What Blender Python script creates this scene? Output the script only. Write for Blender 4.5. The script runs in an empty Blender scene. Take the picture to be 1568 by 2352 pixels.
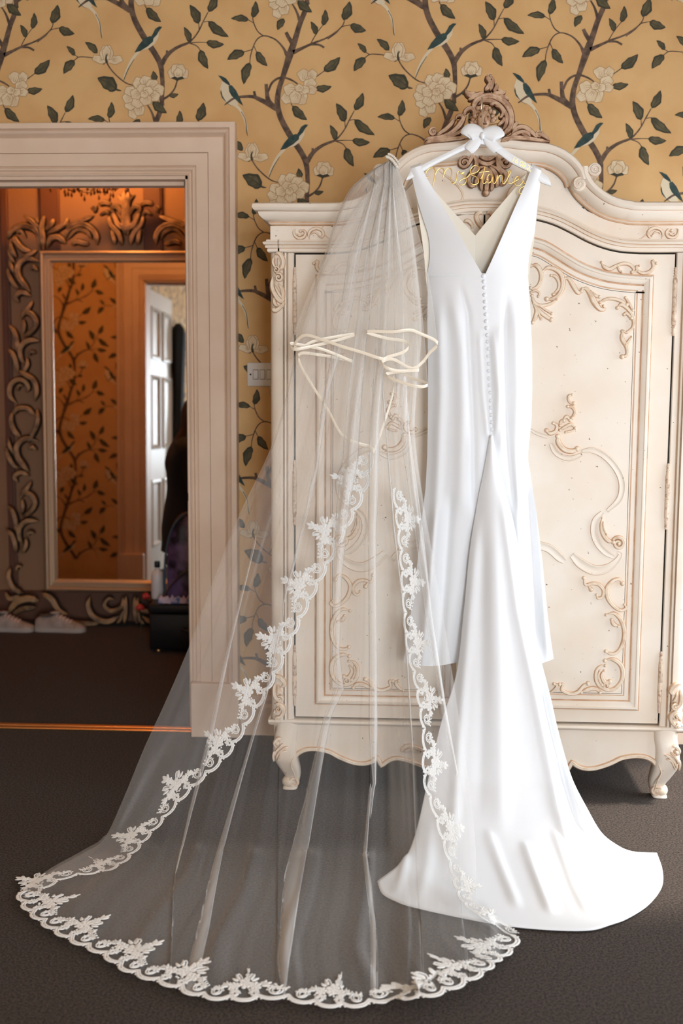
import bpy, math, random
import numpy as np
from mathutils import Vector, Matrix

random.seed(7)
rng = np.random.default_rng(7)
scene = bpy.context.scene
COL = scene.collection

# ------------------------------------------------------------------ camera
FPX = 2667.0                       # focal length in pixels of the 1568 x 2352 frame
CAM_H = 1.40
PITCH = math.atan((1176 - 866) / FPX)
YAW = math.radians(3.0)
ROLL = 0.005
FW = np.array([-math.sin(YAW) * math.cos(PITCH), math.cos(YAW) * math.cos(PITCH), -math.sin(PITCH)])
_r0 = np.array([math.cos(YAW), math.sin(YAW), 0.0])
_u0 = np.cross(_r0, FW)
RT = _r0 * math.cos(ROLL) + _u0 * math.sin(ROLL)
UP = _u0 * math.cos(ROLL) - _r0 * math.sin(ROLL)
CC = np.array([0.0, 0.0, CAM_H])
cam_data = bpy.data.cameras.new('camera')
cam = bpy.data.objects.new('camera', cam_data)
COL.objects.link(cam)
cam.matrix_world = Matrix(((RT[0], UP[0], -FW[0], CC[0]), (RT[1], UP[1], -FW[1], CC[1]),
                           (RT[2], UP[2], -FW[2], CC[2]), (0, 0, 0, 1)))
cam_data.sensor_fit = 'HORIZONTAL'
cam_data.sensor_width = 24.0
cam_data.lens = FPX / 1568 * 24.0
cam_data.clip_start = 0.05
cam_data.dof.use_dof = True
cam_data.dof.focus_distance = 3.55
cam_data.dof.aperture_fstop = 2.4
scene.camera = cam

# ------------------------------------------------------------------ world, lights, exposure
world = bpy.data.worlds.new('world')
scene.world = world
world.use_nodes = True
wn = world.node_tree.nodes['Background']
wn.inputs[0].default_value = (0.62, 0.80, 1.0, 1)
wn.inputs[1].default_value = 1.2
scene.view_settings.view_transform = 'Standard'
scene.view_settings.look = 'None'
scene.view_settings.gamma = 1.0
scene.view_settings.exposure = 0.73
scene.view_settings.use_curve_mapping = False
scene.cycles.transparent_max_bounces = 28
scene.cycles.max_bounces = 6
scene.cycles.diffuse_bounces = 3
scene.cycles.use_adaptive_sampling = True
scene.cycles.adaptive_threshold = 0.025


def area_light(name, loc, target, sx, sy, power, color):
    ld = bpy.data.lights.new(name, 'AREA')
    ld.shape = 'RECTANGLE'
    ld.size, ld.size_y = sx, sy
    ld.energy = power
    ld.color = color
    o = bpy.data.objects.new(name, ld)
    COL.objects.link(o)
    o.location = loc
    d = Vector(target) - Vector(loc)
    o.rotation_euler = d.to_track_quat('-Z', 'Y').to_euler()
    return o


# daylight entering by the tall sash window in the right wall, and by the one behind the camera
area_light('window_daylight', (1.77, 3.70, 1.00), (0.0, 3.55, 0.45), 1.15, 1.9, 17, (0.84, 0.93, 1.0))
area_light('rear_window_daylight', (1.15, -3.12, 1.40), (1.0, 3.0, 1.4), 1.1, 1.6, 122, (0.80, 0.90, 1.0))
area_light('front_window_daylight', (1.77, 0.70, 1.40), (0.3, 3.6, 1.5), 1.0, 1.7, 16, (0.82, 0.91, 1.0))
sun_d = bpy.data.lights.new('sun', 'SUN')
sun_d.energy = 4.2
sun_d.angle = math.radians(6)
sun_d.color = (1.0, 0.95, 0.88)
sun = bpy.data.objects.new('sun', sun_d)
COL.objects.link(sun)
sun.rotation_euler = Vector((-1.0, -0.12, -1.38)).to_track_quat('-Z', 'Y').to_euler()
MIRROR_LEAN = 1.2     # degrees
CHAND_W = 25.0        # the chandelier's lamp is placed with the chandelier

# ------------------------------------------------------------------ pixel helpers (measure the photograph on real planes)
def ray(px, py):
    return FW + RT * ((px - 784) / FPX) - UP * ((py - 1176) / FPX)


def P(px, py, Y):
    d = ray(px, py)
    return CC + d * (Y / d[1])


def F(px, py, z=0.0):
    d = ray(px, py)
    return CC + d * ((z - CAM_H) / d[2])


def PF(px, py, Y, zmin=0.004):
    """point at depth Y, or on the floor where the ray meets it first"""
    p = P(px, py, Y)
    if p[2] < zmin:
        p = F(px, py, zmin)
    return p


CROPS = {'px': (0, 0, 1.0), 'w1': (0, 0, 2.8), 'w2': (480, 0, 1568 / 540), 'w3': (1000, 0, 1568 / 568),
         'c6': (900, 150, 1568 / 440), 'R1': (1180, 330, 3.92), 'R2': (1180, 880, 3.92), 'R3': (1180, 1400, 1568 / 388),
         'R4': (1400, 440, 7.35), 'R5': (1400, 1520, 6.19), 'LB': (560, 1500, 1568 / 480), 'LT': (580, 340, 1568 / 460),
         'M4': (0, 400, 1568 / 460), 'M5': (0, 950, 1568 / 460), 'D': (920, 560, 3.92), 'T': (820, 1500, 1568 / 748)}


def topx(crop, x, y):
    x0, y0, s = CROPS[crop]
    return x0 + x / s, y0 + y / s


# ------------------------------------------------------------------ mesh helpers
def crom(pts, n=6, closed=False):
    """Catmull-Rom resampling of a list of tuples"""
    A = np.array(pts, float)
    if len(A) < 3:
        t = np.linspace(0, 1, n + 1)[:, None]
        return A[0] * (1 - t) + A[-1] * t
    if closed:
        A = np.vstack([A[-1], A, A[0], A[1]])
    else:
        A = np.vstack([2 * A[0] - A[1], A, 2 * A[-1] - A[-2]])
    out = []
    for i in range(1, len(A) - 2):
        p0, p1, p2, p3 = A[i - 1], A[i], A[i + 1], A[i + 2]
        for k in range(n):
            t = k / n
            out.append(0.5 * ((2 * p1) + (-p0 + p2) * t + (2 * p0 - 5 * p1 + 4 * p2 - p3) * t * t
                              + (-p0 + 3 * p1 - 3 * p2 + p3) * t ** 3))
    if not closed:
        out.append(A[-2])
    return np.array(out)


def interp_path(keys, n):
    """resample a polyline (list of tuples) smoothly to n points, uniform in the key's own spacing"""
    A = crom(keys, 12)
    d = np.r_[0, np.cumsum(np.linalg.norm(np.diff(A[:, :2], axis=0), axis=1))]
    t = np.linspace(0, d[-1], n)
    return np.stack([np.interp(t, d, A[:, k]) for k in range(A.shape[1])], 1)


class MB:
    def __init__(s):
        s.v, s.f, s.m = [], [], []

    def add(s, verts, faces, mi=0):
        b = len(s.v)
        s.v.extend([(float(p[0]), float(p[1]), float(p[2])) for p in verts])
        for k, f in enumerate(faces):
            s.f.append(tuple(b + i for i in f))
            s.m.append(mi[k] if isinstance(mi, (list, tuple)) else mi)

    def grid(s, rows, mi=0, wrap=False):
        nr, nc = len(rows), len(rows[0])
        V = [p for r in rows for p in r]
        fs, ms = [], []
        for i in range(nr - 1):
            for j in range(nc if wrap else nc - 1):
                k = (j + 1) % nc
                fs.append((i * nc + j, i * nc + k, (i + 1) * nc + k, (i + 1) * nc + j))
                ms.append(mi[j] if isinstance(mi, (list, tuple)) else mi)
        s.add(V, fs, ms)

    def box(s, x0, x1, y0, y1, z0, z1, mi=0):
        s.add([(x0, y0, z0), (x1, y0, z0), (x1, y1, z0), (x0, y1, z0), (x0, y0, z1), (x1, y0, z1), (x1, y1, z1), (x0, y1, z1)],
              [(0, 3, 2, 1), (4, 5, 6, 7), (0, 1, 5, 4), (1, 2, 6, 5), (2, 3, 7, 6), (3, 0, 4, 7)], mi)

    def bbox(s, x0, x1, y0, y1, z0, z1, b=0.004, mi=0):
        """box with chamfered edges"""
        import bmesh
        bm = bmesh.new()
        bmesh.ops.create_cube(bm, size=1)
        for v in bm.verts:
            v.co = ((x0 + x1) / 2 + v.co.x * (x1 - x0), (y0 + y1) / 2 + v.co.y * (y1 - y0), (z0 + z1) / 2 + v.co.z * (z1 - z0))
        bmesh.ops.bevel(bm, geom=bm.edges[:], offset=b, segments=2, affect='EDGES', profile=0.5)
        bm.verts.index_update()
        s.add([v.co for v in bm.verts], [[v.index for v in f.verts] for f in bm.faces], mi)
        bm.free()

    def tube(s, path, r, n=8, mi=0, caps=True, flat=1.0):
        path = [np.array(p, float) for p in path]
        N = len(path)
        rr = r if hasattr(r, '__len__') else [r] * N
        up = np.array([0.0, 0, 1])
        rows, nprev = [], None
        for i in range(N):
            t = path[min(i + 1, N - 1)] - path[max(i - 1, 0)]
            t = t / (np.linalg.norm(t) + 1e-9)
            if nprev is None:
                a = np.cross(t, up)
                if np.linalg.norm(a) < 1e-3:
                    a = np.cross(t, [1.0, 0, 0])
            else:
                a = nprev - t * (nprev @ t)
            a = a / (np.linalg.norm(a) + 1e-9)
            nprev = a
            b = np.cross(t, a)
            rows.append([path[i] + rr[i] * (a * math.cos(2 * math.pi * k / n) + flat * b * math.sin(2 * math.pi * k / n)) for k in range(n)])
        s.grid(rows, mi, wrap=True)
        if caps:
            s.add(rows[0], [tuple(range(n))], mi)
            s.add(rows[-1], [tuple(range(n - 1, -1, -1))], mi)

    def lathe(s, prof, origin, axis='z', n=16, mi=0):
        o = np.array(origin, float)
        rows = []
        for r, h in prof:
            row = []
            for k in range(n):
                a = 2 * math.pi * k / n
                c, d = r * math.cos(a), r * math.sin(a)
                row.append(o + (np.array([c, d, h]) if axis == 'z' else np.array([c, -h, d]) if axis == 'y' else np.array([h, c, d])))
            rows.append(row)
        s.grid(rows, mi, wrap=True)

    def ball(s, c, rx, ry=None, rz=None, nu=12, nv=8, mi=0, R=None):
        ry = rx if ry is None else ry
        rz = rx if rz is None else rz
        rows = []
        for i in range(nv + 1):
            a = -math.pi / 2 + math.pi * i / nv
            row = []
            for k in range(nu):
                b = 2 * math.pi * k / nu
                p = np.array([rx * math.cos(a) * math.cos(b), ry * math.cos(a) * math.sin(b), rz * math.sin(a)])
                if R is not None:
                    p = R @ p
                row.append(np.array(c, float) + p)
            rows.append(row)
        s.grid(rows, mi, wrap=True)

    def sweep(s, path, prof, M, widths=None, closed=False, mi=0):
        """sweep profile [(offset, height)] along a path of 2-D points in the plane given by M(a, b, h)"""
        A = np.array(path, float)[:, :2]
        N = len(A)
        rows = []
        for i in range(N):
            if closed:
                d0, d1 = A[i] - A[i - 1], A[(i + 1) % N] - A[i]
            else:
                d0 = A[i] - A[i - 1] if i else A[1] - A[0]
                d1 = A[i + 1] - A[i] if i < N - 1 else A[-1] - A[-2]
            d0 = d0 / (np.linalg.norm(d0) + 1e-12)
            d1 = d1 / (np.linalg.norm(d1) + 1e-12)
            n0, n1 = np.array([-d0[1], d0[0]]), np.array([-d1[1], d1[0]])
            nn = n0 + n1
            L = np.linalg.norm(nn)
            nn = nn / L if L > 1e-6 else n0
            nn = nn / max(0.35, nn @ n0)
            w = 1.0 if widths is None else widths[i]
            hw = 1.0 if widths is None else min(1.0, widths[i])
            rows.append([M(A[i][0] + nn[0] * o * w, A[i][1] + nn[1] * o * w, h * hw) for o, h in prof])
        if closed:
            rows.append(rows[0])
        s.grid(rows, mi)

    def gather(s, o, vals):
        at_ = o.data.attributes.new('gather', 'FLOAT', 'POINT')
        at_.data.foreach_set('value', [float(q) for q in vals])

    def build(s, name, mats, parent=None, smooth=True, kind=None, label=None, auto=None):
        me = bpy.data.meshes.new(name)
        me.from_pydata(s.v, [], s.f)
        for m in (mats if isinstance(mats, (list, tuple)) else [mats]):
            me.materials.append(m)
        if isinstance(mats, (list, tuple)) and len(mats) > 1:
            me.polygons.foreach_set('material_index', s.m)
        if smooth:
            me.polygons.foreach_set('use_smooth', [True] * len(me.polygons))
            if auto:
                me.set_sharp_from_angle(angle=math.radians(auto))
        me.update()
        o = bpy.data.objects.new(name, me)
        COL.objects.link(o)
        if parent is not None:
            o.parent = parent
        if kind:
            o['kind'] = kind
        if label:
            o['label'] = label
        return o


def empty(name, loc=(0, 0, 0), label=None, cat=None, group=None, kind=None):
    o = bpy.data.objects.new(name, None)
    o.empty_display_size = 0.05
    COL.objects.link(o)
    o.location = loc
    tag(o, label, cat, group, kind)
    return o


def tag(o, label=None, cat=None, group=None, kind=None):
    for k, v in (('label', label), ('category', cat), ('group', group), ('kind', kind)):
        if v:
            o[k] = v
    return o


def keep(o, parent):
    """parent an object built in world coordinates"""
    o.parent = parent
    o.matrix_parent_inverse = Matrix.Translation(-Vector(parent.location))
    return o


# relief strokes: rounded carved bands with a waxed brown edge line
ST_PROF = [(-1.22, 0.0), (-1.0, 0.10), (-0.82, 0.62), (-0.45, 1.0), (-0.12, 0.82), (0.12, 0.82), (0.45, 1.0), (0.82, 0.62), (1.0, 0.10), (1.22, 0.0)]
ST_MI = [1, 1, 0, 0, 0, 0, 0, 1, 1]
BAND_PROF = [(-1.10, 0.0), (-1.0, 0.55), (-0.86, 0.9), (-0.70, 0.45), (0.0, 0.62), (0.70, 0.45), (0.86, 0.9), (1.0, 0.55), (1.10, 0.0)]
BAND_MI = [1, 0, 0, 0, 0, 0, 0, 1]


def stroke(mb, pts, M, hgt=0.012, n=5, taper=(0.25, 0.25), prof=None, mi=None):
    """pts: (a, b, half-width)"""
    A = crom(pts, n)
    N = len(A)
    w = np.clip(A[:, 2], 0.0006, None)
    t = np.linspace(0, 1, N)
    w = w * np.minimum(1, taper[0] + (1 - taper[0]) * t / 0.12) * np.minimum(1, taper[1] + (1 - taper[1]) * (1 - t) / 0.12)
    pr = prof or ST_PROF
    rows = []
    for i in range(N):
        d = A[min(i + 1, N - 1), :2] - A[max(i - 1, 0), :2]
        d = d / (np.linalg.norm(d) + 1e-12)
        nx, ny = -d[1], d[0]
        hh = hgt * min(1.0, (w[i] / max(w.max(), 1e-6)) ** 0.6)
        rows.append([M(A[i, 0] + nx * o * w[i], A[i, 1] + ny * o * w[i], h * hh) for o, h in pr])
    mb.grid(rows, mi or ST_MI)


def dome(mb, a, b, r, M, h=0.012, mi=0, n=12):
    rows = []
    for k, (q, hh) in enumerate([(1.2, 0.0), (1.0, 0.15), (0.85, 0.62), (0.55, 0.92), (0.15, 1.0), (0.01, 1.0)]):
        rows.append([M(a + r * q * math.cos(2 * math.pi * j / n), b + r * q * math.sin(2 * math.pi * j / n), h * hh) for j in range(n)])
    nr = len(rows)
    for i in range(nr - 1):
        mb.grid(rows[i:i + 2], 1 if i == 0 else mi, wrap=True)


def volute(mb, a, b, r, M, h=0.014, turns=1.6, start=0.0, sgn=1, w=0.30):
    """spiral scroll winding into (a, b)"""
    pts = []
    for k in range(int(turns * 12) + 1):
        t = k / (turns * 12)
        rr = r * (1 - 0.82 * t)
        an = start + sgn * 2 * math.pi * turns * t
        pts.append((a + rr * math.cos(an), b + rr * math.sin(an), r * w * (1 - 0.45 * t)))
    stroke(mb, pts, M, h, n=2, taper=(0.6, 0.5))
    dome(mb, a, b, r * 0.24, M, h * 1.15)


# ------------------------------------------------------------------ materials
def srgb(r, g, b):
    f = lambda c: (c / 255) / 12.92 if c / 255 <= 0.04045 else (((c / 255) + 0.055) / 1.055) ** 2.4
    return (f(r), f(g), f(b), 1.0)


def mat(name, col, rough=0.6, metal=0.0, spec=0.5, col2=None, scale=20, fac=(0.4, 0.65), bump=0.0, bscale=60, sheen=0.0,
        coat=0.0, speck=None, stretch=None, detail=4.0):
    m = bpy.data.materials.new(name)
    m.use_nodes = True
    nt = m.node_tree
    b = nt.nodes['Principled BSDF']
    b.inputs['Roughness'].default_value = rough
    b.inputs['Metallic'].default_value = metal
    b.inputs['Specular IOR Level'].default_value = spec
    if sheen:
        b.inputs['Sheen Weight'].default_value = sheen
    if coat:
        b.inputs['Coat Weight'].default_value = coat
    b.inputs['Base Color'].default_value = col
    tc = nt.nodes.new('ShaderNodeTexCoord')
    vec = tc.outputs['Object']
    if stretch:
        mp = nt.nodes.new('ShaderNodeMapping')
        mp.inputs['Scale'].default_value = stretch
        nt.links.new(vec, mp.inputs['Vector'])
        vec = mp.outputs['Vector']
    cur = None
    if col2:
        nz = nt.nodes.new('ShaderNodeTexNoise')
        nz.inputs['Scale'].default_value = scale
        nz.inputs['Detail'].default_value = detail
        nt.links.new(vec, nz.inputs['Vector'])
        rp = nt.nodes.new('ShaderNodeValToRGB')
        rp.color_ramp.elements[0].position = fac[0]
        rp.color_ramp.elements[1].position = fac[1]
        rp.color_ramp.elements[0].color = col
        rp.color_ramp.elements[1].color = col2
        nt.links.new(nz.outputs['Fac'], rp.inputs['Fac'])
        cur = rp.outputs['Color']
    if speck:
        scol, sscale, lo = speck
        n2 = nt.nodes.new('ShaderNodeTexNoise')
        n2.inputs['Scale'].default_value = sscale
        n2.inputs['Detail'].default_value = 3
        nt.links.new(vec, n2.inputs['Vector'])
        r2 = nt.nodes.new('ShaderNodeMapRange')
        r2.inputs['From Min'].default_value = lo
        r2.inputs['From Max'].default_value = lo + 0.02
        nt.links.new(n2.outputs['Fac'], r2.inputs['Value'])
        mx = nt.nodes.new('ShaderNodeMix')
        mx.data_type = 'RGBA'
        nt.links.new(r2.outputs['Result'], mx.inputs['Factor'])
        if cur:
            nt.links.new(cur, mx.inputs['A'])
        else:
            mx.inputs['A'].default_value = col
        mx.inputs['B'].default_value = scol
        cur = mx.outputs['Result']
    if cur:
        nt.links.new(cur, b.inputs['Base Color'])
    if bump:
        n3 = nt.nodes.new('ShaderNodeTexNoise')
        n3.inputs['Scale'].default_value = bscale
        n3.inputs['Detail'].default_value = 4
        nt.links.new(vec, n3.inputs['Vector'])
        bp = nt.nodes.new('ShaderNodeBump')
        bp.inputs['Strength'].default_value = bump
        bp.inputs['Distance'].default_value = 0.004
        nt.links.new(n3.outputs['Fac'], bp.inputs['Height'])
        nt.links.new(bp.outputs['Normal'], b.inputs['Normal'])
    return m


def sheer(name, col, alpha, edge, power=3.0):
    """net cloth: holes let light through, threads scatter it; seen slantwise more threads overlap"""
    m = bpy.data.materials.new(name)
    m.use_nodes = True
    nt = m.node_tree
    nt.nodes.clear()
    out = nt.nodes.new('ShaderNodeOutputMaterial')
    tr = nt.nodes.new('ShaderNodeBsdfTransparent')
    df = nt.nodes.new('ShaderNodeBsdfDiffuse')
    df.inputs[0].default_value = col
    tl = nt.nodes.new('ShaderNodeBsdfTranslucent')
    tl.inputs[0].default_value = col
    m1 = nt.nodes.new('ShaderNodeMixShader')
    m1.inputs[0].default_value = 0.15
    nt.links.new(df.outputs[0], m1.inputs[1])
    nt.links.new(tl.outputs[0], m1.inputs[2])
    lw = nt.nodes.new('ShaderNodeLayerWeight')
    lw.inputs['Blend'].default_value = 0.5
    pw = nt.nodes.new('ShaderNodeMath')
    pw.operation = 'POWER'
    pw.inputs[1].default_value = power
    nt.links.new(lw.outputs['Facing'], pw.inputs[0])
    ml = nt.nodes.new('ShaderNodeMath')
    ml.operation = 'MULTIPLY_ADD'
    ml.inputs[1].default_value = edge
    ml.inputs[2].default_value = alpha
    ml.use_clamp = True
    nt.links.new(pw.outputs[0], ml.inputs[0])
    at_ = nt.nodes.new('ShaderNodeAttribute')      # plies of net gathered into the width
    at_.attribute_name = 'gather'
    inv = nt.nodes.new('ShaderNodeMath')
    inv.operation = 'SUBTRACT'
    inv.inputs[0].default_value = 1.0
    nt.links.new(ml.outputs[0], inv.inputs[1])
    pg = nt.nodes.new('ShaderNodeMath')
    pg.operation = 'POWER'
    nt.links.new(inv.outputs[0], pg.inputs[0])
    nt.links.new(at_.outputs['Fac'], pg.inputs[1])
    fin = nt.nodes.new('ShaderNodeMath')
    fin.operation = 'SUBTRACT'
    fin.inputs[0].default_value = 1.0
    fin.use_clamp = True
    nt.links.new(pg.outputs[0], fin.inputs[1])
    m2 = nt.nodes.new('ShaderNodeMixShader')
    nt.links.new(fin.outputs[0], m2.inputs[0])
    nt.links.new(tr.outputs[0], m2.inputs[1])
    nt.links.new(m1.outputs[0], m2.inputs[2])
    nt.links.new(m2.outputs[0], out.inputs[0])
    return m


MAT = {}
MAT['wall'] = mat('wallpaper_ground', srgb(222, 178, 120), 0.75, col2=srgb(212, 165, 107), scale=6, bump=0.08, bscale=260)
MAT['print_trunk'] = mat('print_bark', srgb(112, 88, 70), 0.8, col2=srgb(78, 60, 48), scale=45, fac=(0.42, 0.6))
MAT['print_leaf_dark'] = mat('print_leaf_edge', srgb(62, 58, 42), 0.8)
MAT['print_leaf_mid'] = mat('print_leaf_body', srgb(98, 88, 60), 0.8, col2=srgb(72, 68, 48), scale=40)
MAT['print_petal_line'] = mat('print_petal_line', srgb(176, 138, 98), 0.8)
MAT['print_petal'] = mat('print_petal', srgb(226, 204, 168), 0.8, col2=srgb(214, 188, 150), scale=30)
MAT['print_bird_dark'] = mat('print_bird_wing', srgb(38, 58, 56), 0.8, col2=srgb(58, 76, 70), scale=60)
MAT['print_bird_light'] = mat('print_bird_breast', srgb(222, 204, 172), 0.8)
PRINT = [MAT[k] for k in ('print_trunk', 'print_leaf_dark', 'print_leaf_mid', 'print_petal_line', 'print_petal', 'print_bird_dark', 'print_bird_light')]
MAT['trim'] = mat('gloss_trim_paint', srgb(234, 207, 184), 0.42, col2=srgb(226, 197, 172), scale=4, bump=0.03, bscale=30)
MAT['carpet'] = mat('carpet', srgb(36, 30, 26), 0.95, spec=0.1, col2=srgb(84, 71, 62), scale=170, fac=(0.36, 0.64), bump=0.9, bscale=320, sheen=0.08, detail=2.0)
MAT['ceiling'] = mat('ceiling_paint', srgb(186, 174, 156), 0.85)
MAT['cream'] = mat('aged_cream_paint', srgb(238, 224, 207), 0.5, col2=srgb(232, 210, 186), scale=5, fac=(0.4, 0.75),
                   bump=0.06, bscale=40, speck=(srgb(120, 84, 60), 75, 0.725))
MAT['glaze'] = mat('antique_wax_glaze', srgb(204, 160, 124), 0.55, col2=srgb(228, 192, 158), scale=26, fac=(0.35, 0.7))
MAT['carved'] = mat('carved_cream_paint', srgb(240, 220, 196), 0.5, col2=srgb(218, 184, 152), scale=38, fac=(0.48, 0.78), bump=0.1, bscale=120)
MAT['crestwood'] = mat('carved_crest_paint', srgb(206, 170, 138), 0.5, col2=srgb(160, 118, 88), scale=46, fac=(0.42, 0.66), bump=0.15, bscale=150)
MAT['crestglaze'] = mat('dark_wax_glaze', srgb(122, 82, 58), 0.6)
MAT['gap'] = mat('gap_shade_paint', srgb(26, 18, 14), 0.9)  # near-black paint for the shade in the armoire's door gaps
MAT['hinge'] = mat('painted_hinge', srgb(226, 202, 178), 0.45, col2=srgb(168, 126, 100), scale=90, fac=(0.5, 0.7))
MAT['crepe'] = mat('white_crepe', srgb(243, 243, 244), 0.62, spec=0.3, sheen=0.2, bump=0.05, bscale=500)
MAT['lining'] = mat('ivory_lining', srgb(244, 232, 212), 0.5, spec=0.4)
MAT['button'] = mat('covered_button', srgb(238, 238, 240), 0.5)
MAT['tulle'] = sheer('ivory_tulle', srgb(250, 246, 242), 0.075, 0.60, 2.8)
MAT['tulle2'] = sheer('ivory_tulle_tier', srgb(250, 242, 232), 0.085, 0.55, 2.8)
MAT['ribbon'] = mat('satin_ribbon', srgb(250, 236, 214), 0.3, spec=0.5, sheen=0.2)
MAT['lace'] = mat('corded_lace', srgb(250, 248, 244), 0.7, bump=0.2, bscale=400)
MAT['pearl'] = mat('pearl', srgb(236, 226, 212), 0.2, spec=0.7)
MAT['silver'] = mat('silver_metal', (0.75, 0.73, 0.7, 1), 0.25, metal=1.0)
MAT['hanger'] = mat('white_hanger_paint', srgb(244, 244, 244), 0.4)
MAT['bow'] = mat('white_bow_ribbon', srgb(243, 243, 243), 0.5, sheen=0.2)
MAT['gold'] = mat('gold_wire', (0.95, 0.66, 0.22, 1), 0.28, metal=1.0)
MAT['mirror'] = mat('mirror_glass', (0.92, 0.92, 0.9, 1), 0.015, metal=1.0)
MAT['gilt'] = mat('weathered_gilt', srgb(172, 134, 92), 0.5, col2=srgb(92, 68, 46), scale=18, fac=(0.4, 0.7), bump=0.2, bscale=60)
MAT['giltdark'] = mat('gilt_dark_edge', srgb(44, 32, 24), 0.6)  # near-black on the stroke edges, carving backs and backboard
MAT['mframe'] = mat('mirror_inner_frame', srgb(188, 160, 128), 0.35, metal=0.4)
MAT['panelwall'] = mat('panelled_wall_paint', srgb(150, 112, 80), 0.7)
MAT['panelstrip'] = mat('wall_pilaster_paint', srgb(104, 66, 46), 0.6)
MAT['brass'] = mat('brass_strip', (0.80, 0.42, 0.16, 1), 0.35, metal=1.0)
MAT['plastic'] = mat('white_plastic', srgb(226, 220, 214), 0.35)
MAT['plasticgap'] = mat('switch_gap', srgb(120, 112, 104), 0.6)
MAT['black'] = mat('black_fabric', srgb(13, 12, 13), 0.85)
MAT['blackbox'] = mat('black_leather', srgb(14, 13, 14), 0.45)
MAT['hair'] = mat('dark_brown_hair', srgb(44, 28, 20), 0.5, col2=srgb(28, 18, 14), scale=60, stretch=(1, 1, 0.1))
MAT['skin'] = mat('skin', srgb(214, 168, 140), 0.5)
MAT['shoe'] = mat('white_trainer', srgb(164, 152, 142), 0.6, col2=srgb(140, 128, 118), scale=20)
MAT['sole'] = mat('trainer_sole', srgb(172, 162, 152), 0.6)
MAT['lacecord'] = mat('trainer_lace', srgb(214, 190, 180), 0.7)
MAT['shoein'] = mat('trainer_inside', srgb(84, 74, 66), 0.9)
MAT['purple'] = mat('violet_bag_film', srgb(120, 96, 140), 0.25, col2=srgb(40, 36, 48), scale=9, fac=(0.42, 0.6))
MAT['bagedge'] = mat('bag_piping', srgb(64, 84, 96), 0.5)
MAT['strap'] = mat('brown_strap', srgb(92, 66, 52), 0.6)
MAT['tissue'] = mat('tissue_print', srgb(206, 190, 206), 0.6, col2=srgb(70, 110, 170), scale=18, fac=(0.5, 0.56))
MAT['red'] = mat('red_petal', srgb(178, 40, 34), 0.35)
MAT['bulb'] = mat('lamp_bulb', (1, 0.6, 0.25, 1), 0.5)
MAT['crystal'] = mat('dark_crystal', srgb(96, 60, 36), 0.15, spec=0.8)
MAT['doorpaint'] = mat('door_gloss_paint', srgb(234, 226, 214), 0.35)
MAT['latch'] = mat('dark_latch', srgb(30, 24, 22), 0.5)
MAT['candle'] = mat('candle_sleeve', srgb(228, 206, 170), 0.6)
b_ = MAT['bulb'].node_tree.nodes['Principled BSDF']
b_.inputs['Emission Color'].default_value = (1.0, 0.5, 0.16, 1)
b_.inputs['Emission Strength'].default_value = 12.0

# ================================================================== ROOM SHELL
YW, YW2 = 4.43, 4.58              # wallpapered wall: near face and far face
XL, XR, YB = -2.10, 1.80, -3.20   # main room
ZC = 3.45
DX0, DX1, DZ = -1.83, -0.812, 2.145   # doorway
FXL, FXR, FY = -3.3, 0.9, 6.50    # room beyond the doorway
CX = 0.252                        # armoire centre line

mb = MB()
mb.box(FXL - 0.2, XR + 0.25, YB - 0.2, FY + 0.2, -0.12, 0.0)
tag(mb.build('floor', MAT['carpet'], smooth=False), 'taupe fitted carpet running through the doorway', kind='structure')
mb = MB()
mb.box(FXL - 0.2, XR + 0.25, YB - 0.2, FY + 0.2, ZC, ZC + 0.1)
tag(mb.build('ceiling', MAT['ceiling'], smooth=False), 'plain white ceiling above the wallpapered room', kind='structure')

mb = MB()
mb.box(DX1, XR, YW, YW2, 0, ZC)
mb.box(XL, DX0, YW, YW2, 0, ZC)
mb.box(DX0, DX1, YW, YW2, DZ, ZC)
wall_back = tag(mb.build('wall_back', MAT['wall'], smooth=False), 'golden wallpapered wall with hand painted birds and blossom branches', kind='structure')
mb = MB()
mb.box(XL - 0.12, XL, YB, YW2, 0, ZC)
wall_left = tag(mb.build('wall_left', MAT['wall'], smooth=False), 'wallpapered side wall seen only in the leaning mirror', kind='structure')
# right wall with its window opening
WY0, WY1, WZ0, WZ1 = 3.05, 4.35, 0.02, 2.05
VY0, VY1, VZ0, VZ1 = 0.10, 1.30, 0.50, 2.35
mb = MB()
mb.box(XR, XR + 0.18, YB, VY0, 0, ZC)
mb.box(XR, XR + 0.18, VY1, WY0, 0, ZC)
mb.box(XR, XR + 0.18, VY0, VY1, 0, VZ0)
mb.box(XR, XR + 0.18, VY0, VY1, VZ1, ZC)
mb.box(XR, XR + 0.18, WY1, YW2, 0, ZC)
mb.box(XR, XR + 0.18, WY0, WY1, 0, WZ0)
mb.box(XR, XR + 0.18, WY0, WY1, WZ1, ZC)
tag(mb.build('wall_right', MAT['wall'], smooth=False), 'side wall with two tall windows, out of view', kind='structure')
RX0, RX1, RZ0, RZ1 = 0.25, 1.65, 0.5, 2.4
mb = MB()
mb.box(XL, RX0, YB - 0.18, YB, 0, ZC)
mb.box(RX1, XR, YB - 0.18, YB, 0, ZC)
mb.box(RX0, RX1, YB - 0.18, YB, 0, RZ0)
mb.box(RX0, RX1, YB - 0.18, YB, RZ1, ZC)
tag(mb.build('wall_front', MAT['wall'], smooth=False), 'wall with a window behind the photographer', kind='structure')


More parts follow.
